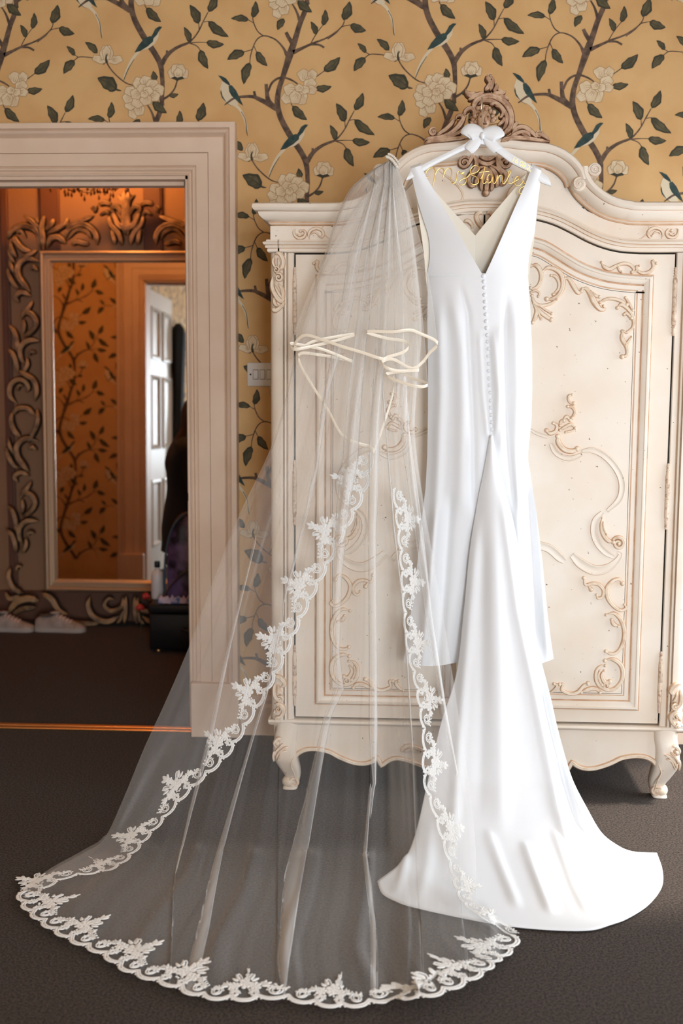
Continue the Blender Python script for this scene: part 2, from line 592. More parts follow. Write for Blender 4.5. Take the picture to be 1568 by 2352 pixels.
def clear_pane():
    m = bpy.data.materials.new('window_glass')
    m.use_nodes = True
    nt = m.node_tree
    nt.nodes.clear()
    out = nt.nodes.new('ShaderNodeOutputMaterial')
    t = nt.nodes.new('ShaderNodeBsdfTransparent')
    g = nt.nodes.new('ShaderNodeBsdfGlossy')
    g.inputs['Roughness'].default_value = 0.02
    mx = nt.nodes.new('ShaderNodeMixShader')
    mx.inputs[0].default_value = 0.06
    nt.links.new(t.outputs[0], mx.inputs[1])
    nt.links.new(g.outputs[0], mx.inputs[2])
    nt.links.new(mx.outputs[0], out.inputs[0])
    return m


MAT['pane'] = clear_pane()
for nm, lab, (y0_, y1_, z0_, z1_) in (('window_1', 'tall window in the right wall beside the armoire', (WY0, WY1, WZ0, WZ1)), ('window_3', 'sash window in the right wall near the photographer', (VY0, VY1, VZ0, VZ1))):
    win = empty(nm, (XR + 0.1, (y0_ + y1_) / 2, z0_), lab, kind='structure')
    zm = (z0_ + z1_) / 2
    mb = MB()
    for y0, y1, z0, z1 in ((y0_, y0_ + 0.06, z0_, z1_), (y1_ - 0.06, y1_, z0_, z1_), (y0_, y1_, z0_, z0_ + 0.06), (y0_, y1_, z1_ - 0.06, z1_), (y0_, y1_, zm - 0.025, zm + 0.025)):
        mb.box(XR + 0.08, XR + 0.13, y0, y1, z0, z1)
    keep(mb.build('window_frame', MAT['trim'], smooth=False), win)
    for z0, z1 in ((z0_ + 0.06, zm - 0.025), (zm + 0.025, z1_ - 0.06)):
        mb = MB()
        mb.box(XR + 0.10, XR + 0.106, y0_ + 0.06, y1_ - 0.06, z0, z1)
        keep(mb.build('pane', MAT['pane'], smooth=False), win)
win = empty('window_2', ((RX0 + RX1) / 2, YB - 0.1, RZ0), 'window in the wall behind the photographer', kind='structure')
mb = MB()
for x0, x1, z0, z1 in ((RX0, RX0 + 0.07, RZ0, RZ1), (RX1 - 0.07, RX1, RZ0, RZ1), (RX0, RX1, RZ0, RZ0 + 0.07), (RX0, RX1, RZ1 - 0.07, RZ1)):
    mb.box(x0, x1, YB - 0.13, YB - 0.08, z0, z1)
keep(mb.build('window_frame', MAT['trim'], smooth=False), win)
mb = MB()
mb.box(RX0 + 0.07, RX1 - 0.07, YB - 0.11, YB - 0.104, RZ0 + 0.07, RZ1 - 0.07)
keep(mb.build('pane', MAT['pane'], smooth=False), win)

# ---- room beyond
mb = MB()
mb.box(FXL, FXR, FY, FY + 0.12, 0, ZC)
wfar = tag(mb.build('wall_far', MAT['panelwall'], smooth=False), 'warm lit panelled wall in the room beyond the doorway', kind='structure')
mb = MB()
mb.box(FXL - 0.12, FXL, YW2, FY, 0, ZC)
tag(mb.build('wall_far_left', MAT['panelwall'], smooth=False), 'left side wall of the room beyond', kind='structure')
mb = MB()
mb.box(FXR, FXR + 0.12, YW2, FY, 0, ZC)
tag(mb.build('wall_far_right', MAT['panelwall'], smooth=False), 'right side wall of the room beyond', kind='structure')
mb = MB()
mb.box(FXL, XL - 0.12, YW2 - 0.1, YW2, 0, ZC)
tag(mb.build('wall_divider', MAT['wall'], smooth=False), 'wallpapered end of the dividing wall beyond the doorway', kind='structure')
for px0, px1 in ((-110, -68), (0, 19), (92, 138), (330, 374), (560, 604)):    # upright darker boards on the far wall
    a, b = P(px0, 470, FY)[0], P(px1, 470, FY)[0]
    mb = MB()
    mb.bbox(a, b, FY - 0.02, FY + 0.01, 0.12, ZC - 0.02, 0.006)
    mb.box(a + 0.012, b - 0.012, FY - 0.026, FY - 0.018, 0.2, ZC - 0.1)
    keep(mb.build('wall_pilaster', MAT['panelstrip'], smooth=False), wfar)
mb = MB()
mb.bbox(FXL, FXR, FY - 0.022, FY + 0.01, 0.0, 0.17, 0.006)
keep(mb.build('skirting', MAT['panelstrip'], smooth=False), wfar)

# ---- door casing: moulded architrave on both faces, lining, plinth blocks
CAS = [(0.0, 0.0), (0.0, 0.018), (0.006, 0.022), (0.010, 0.016), (0.012, 0.016), (0.020, 0.027), (0.024, 0.027), (0.030, 0.021), (0.034, 0.030),
       (0.040, 0.031), (0.0775, 0.031), (0.079, 0.026), (0.0805, 0.034), (0.134, 0.034), (0.137, 0.029), (0.141, 0.036), (0.148, 0.050),
       (0.156, 0.056), (0.160, 0.050), (0.164, 0.062), (0.183, 0.062), (0.185, 0.058), (0.185, 0.0)]
PATH = [(DX1, 0.0), (DX1, DZ), (DX0, DZ), (DX0, 0.0)]


def casing(name, M, label):
    e = empty(name, ((DX0 + DX1) / 2, YW, 0), label, kind='structure')
    segs = [('side_casing', [(DX1, 0.22), (DX1, DZ)], (0, 1)), ('head_casing', [(DX1, DZ), (DX0, DZ)], (1, 1)), ('side_casing', [(DX0, DZ), (DX0, 0.22)], (1, 0))]
    full = MB()
    full.sweep([(DX1, 0.20), (DX1, DZ), (DX0, DZ), (DX0, 0.20)], [(-o, h) for o, h in CAS], M)
    keep(full.build('architrave', MAT['trim'], smooth=True, auto=25), e)
    for x0, x1 in ((DX1, DX1 + 0.190), (DX0 - 0.190, DX0)):
        pb = MB()
        a, b = M(x0, 0, 0.0), M(x1, 0.215, 0.066)
        pb.bbox(min(a[0], b[0]), max(a[0], b[0]), min(a[1], b[1]), max(a[1], b[1]), 0.0, 0.215, 0.005)
        keep(pb.build('plinth_block', MAT['trim'], smooth=False), e)
    return e


t1 = casing('trim_1', lambda a, b, h: (a, YW - h, b), 'cream painted moulded door surround in the wallpapered wall')
casing('trim_2', lambda a, b, h: (a, YW2 + h, b), 'door surround on the far face, seen in the mirror')
mb = MB()
mb.box(DX1 - 0.012, DX1 + 0.004, YW - 0.004, YW2 + 0.004, 0, DZ)
mb.box(DX0 - 0.004, DX0 + 0.012, YW - 0.004, YW2 + 0.004, 0, DZ)
mb.box(DX0, DX1, YW - 0.004, YW2 + 0.004, DZ - 0.012, DZ + 0.004)
mb.box(DX1 - 0.026, DX1 - 0.010, YW + 0.055, YW + 0.11, 0, DZ)
mb.box(DX0, DX1, YW + 0.055, YW + 0.11, DZ - 0.026, DZ - 0.010)
keep(mb.build('door_lining', MAT['trim'], smooth=False), t1)
p = P(443, 1142, YW)
mb = MB()
mb.bbox(DX1 - 0.016, DX1 - 0.011, YW + 0.002, YW + 0.04, p[2] - 0.016, p[2] + 0.016, 0.002)
keep(mb.build('strike_plate', MAT['latch'], smooth=False), t1)

mb = MB()
mb.bbox(DX0, DX1, YW - 0.012, YW + 0.012, 0.0, 0.008, 0.003)
mb.bbox(DX0, DX1, YW + 0.018, YW + 0.045, 0.0, 0.010, 0.003)
thr = mb.build('trim_3', MAT['brass'], smooth=False)
tag(thr, 'coppery metal carpet strip across the doorway', kind='structure')

for nm, x0, x1, lab in (('baseboard_right', DX1 + 0.19, XR, 'cream baseboard between the door surround and the armoire'),):
    mb = MB()
    mb.sweep([(x0, 0), (x1, 0)], [(0.0, 0.0), (0.0, 0.022), (0.11, 0.022), (0.125, 0.014), (0.14, 0.018), (0.15, 0.008), (0.155, 0.0)],
             lambda a, b, h: (a, YW - h, b))
    tag(mb.build(nm, MAT['trim'], smooth=False), lab, kind='structure')

# open door leaf, swung back into this room along the left wall
door = empty('door_1', (DX0 - 0.02, YW, 0), 'white panelled door standing open, visible only in the mirror', kind='structure')
mb = MB()
dx = DX0 - 0.03
mb.bbox(dx - 0.045, dx, YW - 1.0, YW - 0.06, 0.01, DZ - 0.02, 0.003)
keep(mb.build('leaf', MAT['doorpaint'], smooth=False), door)
for y0, y1 in ((YW - 0.90, YW - 0.60), (YW - 0.47, YW - 0.17)):
    for z0, z1 in ((0.22, 0.72), (0.95, 1.5), (1.62, 2.0)):
        mb = MB()
        mb.sweep([(y0, z0), (y1, z0), (y1, z1), (y0, z1)], [(0.0, 0.0), (0.0, 0.014), (0.016, 0.018), (0.03, 0.006), (0.034, 0.0)],
                 lambda a, b, h: (dx + h, a, b), closed=True)
        keep(mb.build('door_panel', MAT['doorpaint'], smooth=False), door)

# ---- cornice in the main room on the left wall (mirror view)
mb = MB()
mb.sweep([(YB, 0), (YW, 0)], [(0.0, 0.0), (0.0, 0.14), (-0.03, 0.14), (-0.05, 0.10), (-0.10, 0.05), (-0.14, 0.035), (-0.16, 0.0)],
         lambda a, b, h: (XL + h, a, ZC + b))
tag(mb.build('trim_4', MAT['ceiling'], smooth=False), 'white plaster cornice along the left wall', kind='structure')

# ================================================================== WALLPAPER PRINT (flat print laid on the paper)
def w2(x, y):
    q = P(*topx('w2', x, y), YW)
    return (q[0], q[2])


WS = 1.0 / (1568 / 540) / FPX * 4.55     # metres per crop pixel


class Print:
    """flat vector print; faces are (material, layer, [points])"""
    def __init__(s):
        s.polys = []

    def poly(s, pts, m, layer):
        s.polys.append((m, layer, [tuple(q) for q in pts]))

    def line(s, pts, m, layer, n=4):
        layer = layer + 0.02 * (len(s.polys) % 23)
        A = crom(pts, n)
        L = []
        for i in range(len(A)):
            d = A[min(i + 1, len(A) - 1), :2] - A[max(i - 1, 0), :2]
            d = d / (np.linalg.norm(d) + 1e-9)
            w = A[i, 2] / 2
            L.append(((A[i, 0] - d[1] * w, A[i, 1] + d[0] * w), (A[i, 0] + d[1] * w, A[i, 1] - d[0] * w)))
        for i in range(len(L) - 1):
            s.poly([L[i][0], L[i + 1][0], L[i + 1][1], L[i][1]], m, layer)

    def leaf(s, b, t, w, bend=0.12):
        b, t = np.array(b, float), np.array(t, float)
        d = t - b
        L = np.linalg.norm(d)
        u = d / L
        nrm = np.array([-u[1], u[0]])
        for sc, m, ly in ((1.0, 1, 3), (0.70, 2, 4)):
            pts = []
            for sgn in (1, -1):
                ts = np.linspace(0, 1, 10)
                if sgn < 0:
                    ts = ts[::-1][1:-1]
                for q in ts:
                    wd = w / 2 * (math.sin(math.pi * q ** 0.78) ** 0.85 if 0 < q < 1 else 0) * (1 + 0.10 * math.sin(q * 16 + sgn))
                    qq = 0.5 + (q - 0.5) * (1.0 if sc == 1 else 0.80)
                    c = b + d * qq + nrm * (bend * L * math.sin(math.pi * qq) * 0.5)
                    pts.append(c + nrm * (sgn * wd * sc - (w * 0.05 if sc < 1 else 0)))
            s.poly(pts, m, ly)
        s.line([(*(b + d * q + nrm * bend * L * math.sin(math.pi * q) * 0.5), w * 0.075 * (1 - q * 0.7)) for q in (0, 0.3, 0.6, 0.93)], 1, 5, 2)

    def petal(s, x, y, rx, ry, ang, cx, cy, layer):
        ca, sa = math.cos(ang), math.sin(ang)
        for k, (g, m) in enumerate(((4.0, 3), (0.0, 4))):
            pts = []
            for j in range(18):
                a = 2 * math.pi * j / 18
                q = 1 + 0.10 * math.sin(a * 5 + x)
                ex, ey = (rx * q + g) * math.cos(a), (ry * q + g) * math.sin(a)
                pts.append((x + ex * ca - ey * sa, y + ex * sa + ey * ca))
            s.poly(pts, m, layer + k * 0.5)
        # vein lines running towards the flower's heart
        for o in (-0.45, 0.0, 0.45):
            d = np.array([cx - x, cy - y], float)
            L = np.linalg.norm(d) + 1e-6
            d /= L
            nn = np.array([-d[1], d[0]])
            r = min(rx, ry)
            p0 = np.array([x, y]) + nn * o * r - d * r * 0.15
            p1 = np.array([x, y]) + nn * o * r * 0.5 + d * r * 0.75
            s.line([(*p0, 1.5), (*p1, 4.5)], 3, layer + 0.8, 1)

    def flower(s, cx, cy, petals, layer=6):
        for k, (x, y, rx, ry, a) in enumerate(petals):
            s.petal(x, y, rx, ry, math.radians(a), cx, cy, layer + k)


TR = Print()
# trunk and boughs
TR.line([(655, -6, 30), (640, 70, 34), (605, 160, 34), (575, 260, 38), (540, 360, 48), (515, 440, 40), (490, 520, 34), (465, 600, 34), (455, 690, 38),
         (475, 780, 38), (520, 870, 40), (570, 950, 40), (610, 1010, 38), (645, 1080, 38), (655, 1160, 30), (657, 1230, 30), (652, 1290, 30), (651, 1310, 30)], 0, 1)
TR.polys += [(0, 0.4, q[2]) for q in (lambda t_: (t_.line([(651, 1306, 30), (651, 1330, 30), (654, 1352, 30)], 0, 0), t_.polys)[1])(Print())]
TR.line([(540, 5, 8), (580, 70, 14), (606, 145, 22)], 0, 1)
TR.line([(555, 290, 28), (530, 250, 26), (513, 215, 22)], 0, 1)
TR.line([(560, 350, 30), (620, 322, 20), (690, 290, 15), (780, 255, 11), (850, 210, 9), (890, 170, 8), (905, 130, 6)], 0, 1)
TR.line([(680, 298, 12), (730, 298, 14), (768, 318, 15)], 0, 1)
TR.line([(670, 305, 7), (715, 225, 6), (757, 170, 5)], 0, 1)
TR.line([(790, 262, 7), (850, 218, 6), (885, 180, 6), (940, 166, 5)], 0, 1)
for b, t, w in (((760, 172), (775, 62), 46), ((716, 232), (678, 143), 42), ((895, 135), (938, 8), 66), ((940, 166), (1048, 206), 60)):
    TR.leaf(b, t, w)
TR.line([(520, 370, 26), (495, 320, 15), (450, 270, 11), (400, 245, 9), (360, 240, 8), (325, 258, 8), (300, 298, 8), (277, 370, 7), (272, 420, 6)], 0, 1)
TR.line([(362, 240, 8), (325, 210, 8), (300, 160, 7), (290, 118, 6)], 0, 1)
TR.line([(300, 155, 5), (262, 133, 5)], 0, 1)
TR.line([(300, 300, 7), (285, 330, 6), (235, 346, 6)], 0, 1)
TR.line([(298, 305, 6), (318, 348, 5)], 0, 1)
for b, t, w in (((265, 132), (146, 124), 46), ((292, 120), (311, 6), 50), ((237, 345), (120, 399), 62), ((316, 344), (389, 442), 54), ((272, 416), (231, 564), 62)):
    TR.leaf(b, t, w)
TR.line([(430, 715, 38), (395, 670, 32), (385, 610, 26), (380, 560, 22)], 0, 1)
TR.line([(395, 610, 14), (418, 555, 15), (460, 523, 15), (510, 520, 14), (560, 540, 12), (605, 572, 8)], 0, 1.5)
TR.line([(450, 725, 38), (390, 690, 34), (330, 660, 28), (290, 645, 22), (230, 645, 18), (170, 655, 15), (130, 680, 13), (103, 702, 6)], 0, 8)
TR.line([(310, 655, 20), (300, 608, 16)], 0, 1)
TR.line([(650, 1085, 34), (690, 1022, 28), (740, 980, 22), (790, 955, 18), (835, 938, 15), (872, 905, 10), (905, 860, 9), (935, 800, 8), (968, 738, 6)], 0, 1)
TR.line([(830, 942, 9), (890, 936, 7), (958, 936, 5)], 0, 1)
TR.line([(845, 942, 8), (890, 960, 7), (914, 990, 6)], 0, 1)
TR.line([(908, 855, 6), (905, 812, 5)], 0, 1)
TR.line([(938, 802, 6), (972, 797, 5)], 0, 1)
TR.line([(692, 1030, 18), (690, 988, 15)], 0, 1)
for b, t, w in (((905, 814), (847, 688), 64), ((972, 736), (1026, 618), 58), ((968, 797), (1105, 902), 62), ((845, 937), (806, 833), 44),
                ((953, 936), (1074, 950), 54), ((912, 985), (964, 1112), 60)):
    TR.leaf(b, t, w)
# blossoms
TR.line([(715, 512, 7), (767, 474, 6)], 0, 1)
TR.line([(545, 690, 7), (558, 712, 5)], 0, 1)
for b, t, w in (((765, 476), (874, 380), 66), ((708, 592), (818, 577), 50), ((556, 706), (654, 802), 60)):
    TR.leaf(b, t, w)
TR.flower(612, 588, [(640, 505, 52, 38, 20), (688, 500, 30, 34, 0), (672, 560, 42, 34, -20), (682, 600, 34, 28, 10), (520, 655, 38, 36, 0), (545, 600, 46, 40, 20),
                     (620, 655, 34, 44, 10), (575, 650, 36, 44, 0), (640, 600, 28, 26, 0), (600, 588, 26, 24, 0)])
TR.line([(480, 1222, 7), (420, 1205, 8), (370, 1170, 9), (320, 1120, 9), (288, 1070, 9), (278, 1035, 14)], 0, 1)
for b, t, w in (((225, 1005), (143, 930), 48), ((75, 1020), (18, 957), 36), ((70, 1050), (-4, 1140), 60), ((352, 1248), (222, 1166), 92), ((340, 1240), (384, 1252), 14)):
    TR.leaf(b, t, w)
TR.line([(200, 1036, 6), (150, 1030, 7), (100, 1030, 7), (68, 1052, 6)], 0, 1)
TR.line([(95, 1030, 6), (72, 1015, 5)], 0, 1)
TR.flower(285, 1045, [(240, 1046, 50, 24, 14), (345, 1050, 48, 26, -8), (270, 1000, 26, 44, 14), (302, 1000, 26, 46, -12), (286, 1005, 26, 46, 0)])
TR.leaf((272, 1078), (250, 1050), 26)
TR.line([(286, 1070, 16), (282, 1035, 12), (290, 1010, 5)], 1, 12)
TR.leaf((601, 1198), (596, 1122), 44)
TR.leaf((590, 1318), (684, 1402), 60)
TR.leaf((500, 1440), (458, 1514), 48)
TR.flower(540, 1258, [(460, 1395, 34, 42, 0), (500, 1380, 34, 36, 0), (440, 1345, 36, 34, 0), (425, 1300, 34, 34, 0), (440, 1255, 36, 30, 0), (495, 1205, 32, 40, 0),
                      (545, 1190, 36, 34, 0), (590, 1215, 42, 34, 0), (632, 1250, 34, 38, 0), (600, 1290, 38, 34, 0), (490, 1330, 40, 36, 0), (545, 1315, 38, 34, 0),
                      (480, 1275, 36, 34, 0), (520, 1240, 32, 28, 0), (560, 1255, 32, 28, 0), (535, 1278, 26, 22, 0)])
TR.line([(758, 1180, 9), (738, 1240, 11), (700, 1285, 13), (655, 1312, 18)], 0, 1)
TR.leaf((700, 1288), (764, 1276), 32)
TR.flower(758, 1170, [(728, 1135, 30, 36, 20), (800, 1138, 30, 36, -20), (748, 1115, 30, 36, 0), (780, 1118, 30, 36, 0), (764, 1140, 28, 34, 0)])
TR.poly([(712, 1172), (740, 1160), (758, 1168), (790, 1160), (806, 1176), (770, 1184), (756, 1192), (742, 1182)], 1, 14)
# birds
TR.poly([(88, 545), (74, 590), (84, 640), (110, 688), (150, 704), (196, 700), (172, 640), (146, 570), (115, 545)], 6, 6)
TR.poly([(60, 503), (80, 506), (112, 522), (134, 550), (146, 578), (120, 562), (96, 546), (76, 522)], 5, 7)
TR.poly([(130, 575), (150, 568), (178, 600), (203, 650), (228, 706), (204, 690), (150, 640), (134, 610)], 5, 9)
TR.poly([(80, 598), (90, 640), (116, 682), (160, 714), (120, 690), (86, 652), (76, 620)], 5, 7)
TR.line([(165, 695, 20), (205, 730, 18), (235, 790, 14), (250, 850, 11), (258, 908, 5)], 6, 6)
TR.line([(215, 745, 4), (242, 800, 4), (252, 880, 6), (258, 908, 3)], 5, 7)
TR.poly([(596, 895), (640, 852), (634, 905), (606, 948), (570, 974), (520, 988), (488, 1004), (540, 950)], 6, 6)
TR.poly([(662, 833), (640, 830), (614, 846), (598, 878), (578, 908), (602, 908), (626, 884), (642, 856)], 5, 7)
TR.poly([(602, 904), (580, 893), (540, 908), (500, 955), (473, 1002), (512, 992), (562, 962), (598, 930)], 5, 8)
TR.line([(505, 992, 18), (462, 1040, 18), (427, 1100, 14), (406, 1150, 10), (397, 1188, 4)], 6, 6)
TR.line([(470, 1045, 3), (430, 1110, 5), (404, 1170, 5), (397, 1188, 3)], 5, 7)

LAT1, LAT2 = np.array([0.5415, -0.3545]), np.array([1.083, 0.0])
TREE = [(m, ly, np.array([w2(*q) for q in pts])) for m, ly, pts in TR.polys]


def wallpaper(name, parent, a0, a1, b0, b1, M, shift=(0, 0), hole=None):
    mb = MB()
    for i in range(-12, 14):
        for j in range(-12, 13):
            off = LAT1 * i + LAT2 * j + np.array(shift)
            if not (a0 - 0.9 < off[0] + 0.0 < a1 + 1.2 and b0 - 2.9 < off[1] < b1 - 1.4):
                continue
            for m, ly, pts in TREE:
                q = pts + off
                if q[:, 0].min() < a0 or q[:, 0].max() > a1 or q[:, 1].min() < b0 or q[:, 1].max() > b1:
                    continue
                if hole is not None:
                    c = q.mean(0)
                    if hole[0] < c[0] < hole[1] and c[1] < hole[2]:
                        continue
                mb.add([M(x, z, 0.0004 + ly * 0.00009) for x, z in q], [tuple(range(len(q)))], m)
    return keep(mb.build(name, PRINT, smooth=False), parent)


wallpaper('wallpaper_print', wall_back, XL, XR, 0.16, ZC, lambda a, b, h: (a, YW - h, b), hole=(DX0 - 0.10, DX1 + 0.10, DZ + 0.10))
wallpaper('wallpaper_print', wall_back, FXL, FXR, 0.16, ZC, lambda a, b, h: (a, YW2 + h, b), shift=(0.2, 0.1), hole=(DX0 - 0.10, DX1 + 0.10, DZ + 0.10))
wallpaper('wallpaper_print', wall_left, -1.0, YW - 0.02, 0.16, ZC - 0.16, lambda a, b, h: (XL + h, a, b))

# ================================================================== LIGHT SWITCH
q0, q1 = P(568, 833, YW), P(568, 887, YW)
sx, sz0, sz1 = q0[0], q1[2], q0[2]
sw = empty('light_switch', (sx + 0.073, YW, sz0), 'white multi-gang light switch plate half hidden behind the armoire edge', 'light switch')
mb = MB()
mb.bbox(sx, sx + 0.146, YW - 0.010, YW + 0.002, sz0, sz1, 0.004)
keep(mb.build('plate', MAT['plastic'], smooth=True, auto=40), sw)
for k in range(4):
    x0 = sx + 0.0235 + k * 0.0262
    zc = (sz0 + sz1) / 2
    mb = MB()
    mb.bbox(x0 - 0.0015, x0 + 0.0195, YW - 0.0108, YW - 0.008, zc - 0.0190, zc + 0.0190, 0.001, 1)
    mb.bbox(x0, x0 + 0.018, YW - 0.0145, YW - 0.009, zc - 0.0170, zc + 0.0170, 0.002, 0)
    keep(mb.build('rocker', [MAT['plastic'], MAT['plasticgap']], smooth=True, auto=40), sw)
mb = MB()
mb.ball((sx + 0.013, YW - 0.010, (sz0 + sz1) / 2), 0.0035, 0.002, 0.0035)
keep(mb.build('screw', MAT['latch']), sw)

# ================================================================== ARMOIRE
CROPS['L3'] = (400, 1480, 1568 / 360)
YD = 3.80          # door face
arm = empty('armoire', (CX, 4.08, 0), 'large cream French armoire with arched cornice, carved doors and scroll feet', 'armoire')
CREAM = [MAT['cream'], MAT['glaze']]
CARV = [MAT['carved'], MAT['glaze']]
CREST = [MAT['crestwood'], MAT['crestglaze']]


def wf(crop, pts, Y=YD, left=False):
    out = []
    s = CROPS[crop][2]
    for q in pts:
        w = P(*topx(crop, q[0], q[1]), Y)
        a = (CX - w[0]) if left else (w[0] - CX)
        out.append((a, w[2]) + ((q[2] / s / FPX * Y * 1.01,) if len(q) > 2 else ()))
    return out


def MF(Y, sgn=1):
    return lambda a, b, h: (CX + sgn * a, Y - h, b)


def slab(mb, outline, y0, y1, mi=0, sgn=1, back=True):
    n = len(outline)
    V = [(CX + sgn * a, y0, b) for a, b in outline] + [(CX + sgn * a, y1, b) for a, b in outline]
    fs = [tuple(range(n))] + ([tuple(range(2 * n - 1, n - 1, -1))] if back else [])
    fs += [(i, (i + 1) % n, n + (i + 1) % n, n + i) for i in range(n)]
    mb.add(V, fs, mi)


def sym(pts):
    """extend a right-hand path (from centre outwards) to both sides: left end first"""
    L = [(-a, b) for a, b in pts[::-1]]
    if abs(pts[0][0]) < 1e-4:
        L = L[:-1]
    return L + list(pts)


# ---- key curves (right half, centre outwards), measured on the photograph
gap = [(0.0, P(1112, 487, YD)[2]), (0.07, P(1160, 489, YD)[2])] + wf('R1', [(190, 675), (350, 720), (500, 790), (650, 870), (800, 930), (950, 965), (1100, 977), (1200, 979), (1450, 979)])
gap = [(min(a, 0.606), b) for a, b in gap]
gap[-1] = (0.606, gap[-2][1])
gap_s = [tuple(q) for q in crom(gap, 5)]
ZG = gap[-1][1]
band_top = [(a, b + 0.040) for a, b in gap_s] + [(0.684, ZG + 0.040)]
corn_in = [(0.0, P(1112, 365, 3.76)[2])] + wf('R1', [(0, 140), (150, 152), (250, 200), (350, 290), (450, 400), (540, 500), (640, 590), (760, 650), (900, 700), (1060, 725), (1205, 738), (1521, 745)], 3.76)
corn_in[-1] = (0.684, corn_in[-2][1] - 0.001)
corn_in_s = [tuple(q) for q in crom(corn_in, 4)]

# ---- carcass
mb = MB()
for sg in (-1, 1):
    xa, xb = CX + sg * 0.655, CX + sg * 0.682
    mb.box(min(xa, xb), max(xa, xb), 3.85, 4.36, 0.225, ZG + 0.05)
mb.box(CX - 0.655, CX + 0.655, 4.34, 4.36, 0.225, ZG + 0.05)
mb.box(CX - 0.68, CX + 0.68, 3.83, 4.36, 0.225, 0.245)
mb.box(CX - 0.68, CX + 0.68, 3.83, 4.36, ZG + 0.03, ZG + 0.05)
keep(mb.build('carcass', MAT['cream'], smooth=False), arm)
mb = MB()
mb.box(CX - 0.62, CX + 0.62, 3.828, 3.834, 0.25, ZG + 0.02)
slab(mb, sym([(a, b + 0.02) for a, b in gap_s]) + [(0.6, 0.5), (-0.6, 0.5)], 3.827, 3.829)
keep(mb.build('gap_shade_sheet', MAT['gap'], smooth=False), arm)  # near-black sheet painting the shade seen through the door gaps

# ---- corner posts with reeded edge
for sg in (-1, 1):
    prof = [(0.608, 3.83), (0.608, 3.802), (0.611, 3.798), (0.627, 3.798), (0.6285, 3.806), (0.631, 3.806), (0.633, 3.792), (0.638, 3.790), (0.6395, 3.803), (0.642, 3.803),
            (0.644, 3.788), (0.660, 3.788), (0.672, 3.792), (0.681, 3.801), (0.685, 3.814), (0.685, 3.86)]
    mi = [0, 0, 0, 0, 1, 0, 0, 0, 1, 0, 0, 0, 0, 0, 0]
    mb = MB()
    rows = [[(CX + sg * a, y, z) for a, y in prof] for z in (0.248, 0.6, 1.0, 1.4, ZG - 0.001)]
    mb.grid(rows, mi)
    keep(mb.build('corner_post', CREAM, smooth=True, auto=30), arm)

# ---- doors
PAN_IN, PAN_OUT = 0.055, None
pout = wf('R1', [(180, 850), (300, 890), (450, 980), (600, 1070), (750, 1130), (900, 1165), (1100, 1185), (1250, 1190)])
pin_br = wf('R3', [(1145, 930)])[0]
xo = (pout[-1][0] + pin_br[0]) / 2
zb = pin_br[1]
top_out = [(PAN_IN, P(1150, 527, YD)[2])] + pout[:-1] + [(xo, pout[-1][1])]
top_out_s = [tuple(q) for q in crom(top_out, 5)]
loop = [(PAN_IN, zb), (xo, zb)] + top_out_s[::-1]       # counter-clockwise from lower inner corner
PANEL = [(-0.004, 0.0), (0.0, 0.0003), (0.001, 0.008), (0.005, 0.014), (0.011, 0.015), (0.014, 0.011), (0.022, 0.009), (0.028, 0.004), (0.0295, 0.0006), (0.032, 0.0006),
         (0.0335, 0.005), (0.046, 0.0055), (0.0475, 0.0035), (0.0495, 0.0035), (0.051, 0.0062), (0.056, 0.0062)]
PANEL_MI = [1, 1, 0, 0, 0, 0, 0, 1, 1, 1, 0, 0, 1, 1, 0]
YP = YD - 0.0062
CARVE_A = ['R1',
    [(150, 1100, 14), (200, 1100, 18), (235, 1150, 18), (240, 1220, 16), (215, 1280, 14), (170, 1310, 12), (145, 1300, 10)],
    [(255, 1150, 12), (300, 1120, 16), (370, 1135, 18), (425, 1190, 20), (435, 1280, 20), (400, 1360, 18), (340, 1400, 16), (290, 1400, 14)],
    [(330, 1190, 10), (370, 1200, 14), (400, 1250, 14), (395, 1310, 12), (350, 1360, 10)],
    [(150, 1340, 10), (190, 1325, 10), (225, 1345, 10), (215, 1378, 8)],
    [(160, 1370, 12), (180, 1430, 14), (240, 1460, 14), (330, 1440, 12), (380, 1400, 10)],
    [(170, 1440, 8), (200, 1500, 16), (190, 1560, 18), (165, 1610, 12)],
    [(190, 1450, 8), (240, 1520, 16), (290, 1560, 16), (330, 1585, 14)],
    [(200, 1440, 6), (270, 1490, 10), (335, 1530, 10)],
    [(205, 1480, 6), (220, 1530, 9), (240, 1580, 8)]]
CARVE_B = ['R1',
    [(455, 1215, 12), (490, 1220, 16), (530, 1280, 20), (570, 1340, 18), (602, 1330, 12)],
    [(610, 1310, 12), (650, 1310, 16), (690, 1370, 22), (720, 1430, 24), (770, 1490, 18), (812, 1490, 12), (800, 1462, 8)],
    [(690, 1330, 8), (730, 1370, 14), (762, 1380, 10)],
    [(770, 1430, 12), (830, 1400, 12), (900, 1400, 14), (960, 1420, 14), (1010, 1450, 14)],
    [(1000, 1390, 12), (1020, 1420, 12), (1050, 1470, 14), (1062, 1500, 12)],
    [(925, 1480, 14), (960, 1450, 16), (1010, 1480, 16), (1050, 1530, 14), (1072, 1600, 14), (1060, 1660, 12), (1010, 1700, 12), (985, 1690, 8)],
    [(985, 1540, 12), (1010, 1530, 14), (1050, 1572, 12)],
    [(970, 1690, 14), (970, 1760, 18), (1010, 1830, 18), (1012, 1900, 14), (968, 1920, 14)],
    [(1052, 1740, 8), (1020, 1790, 14), (1000, 1812, 8)]]
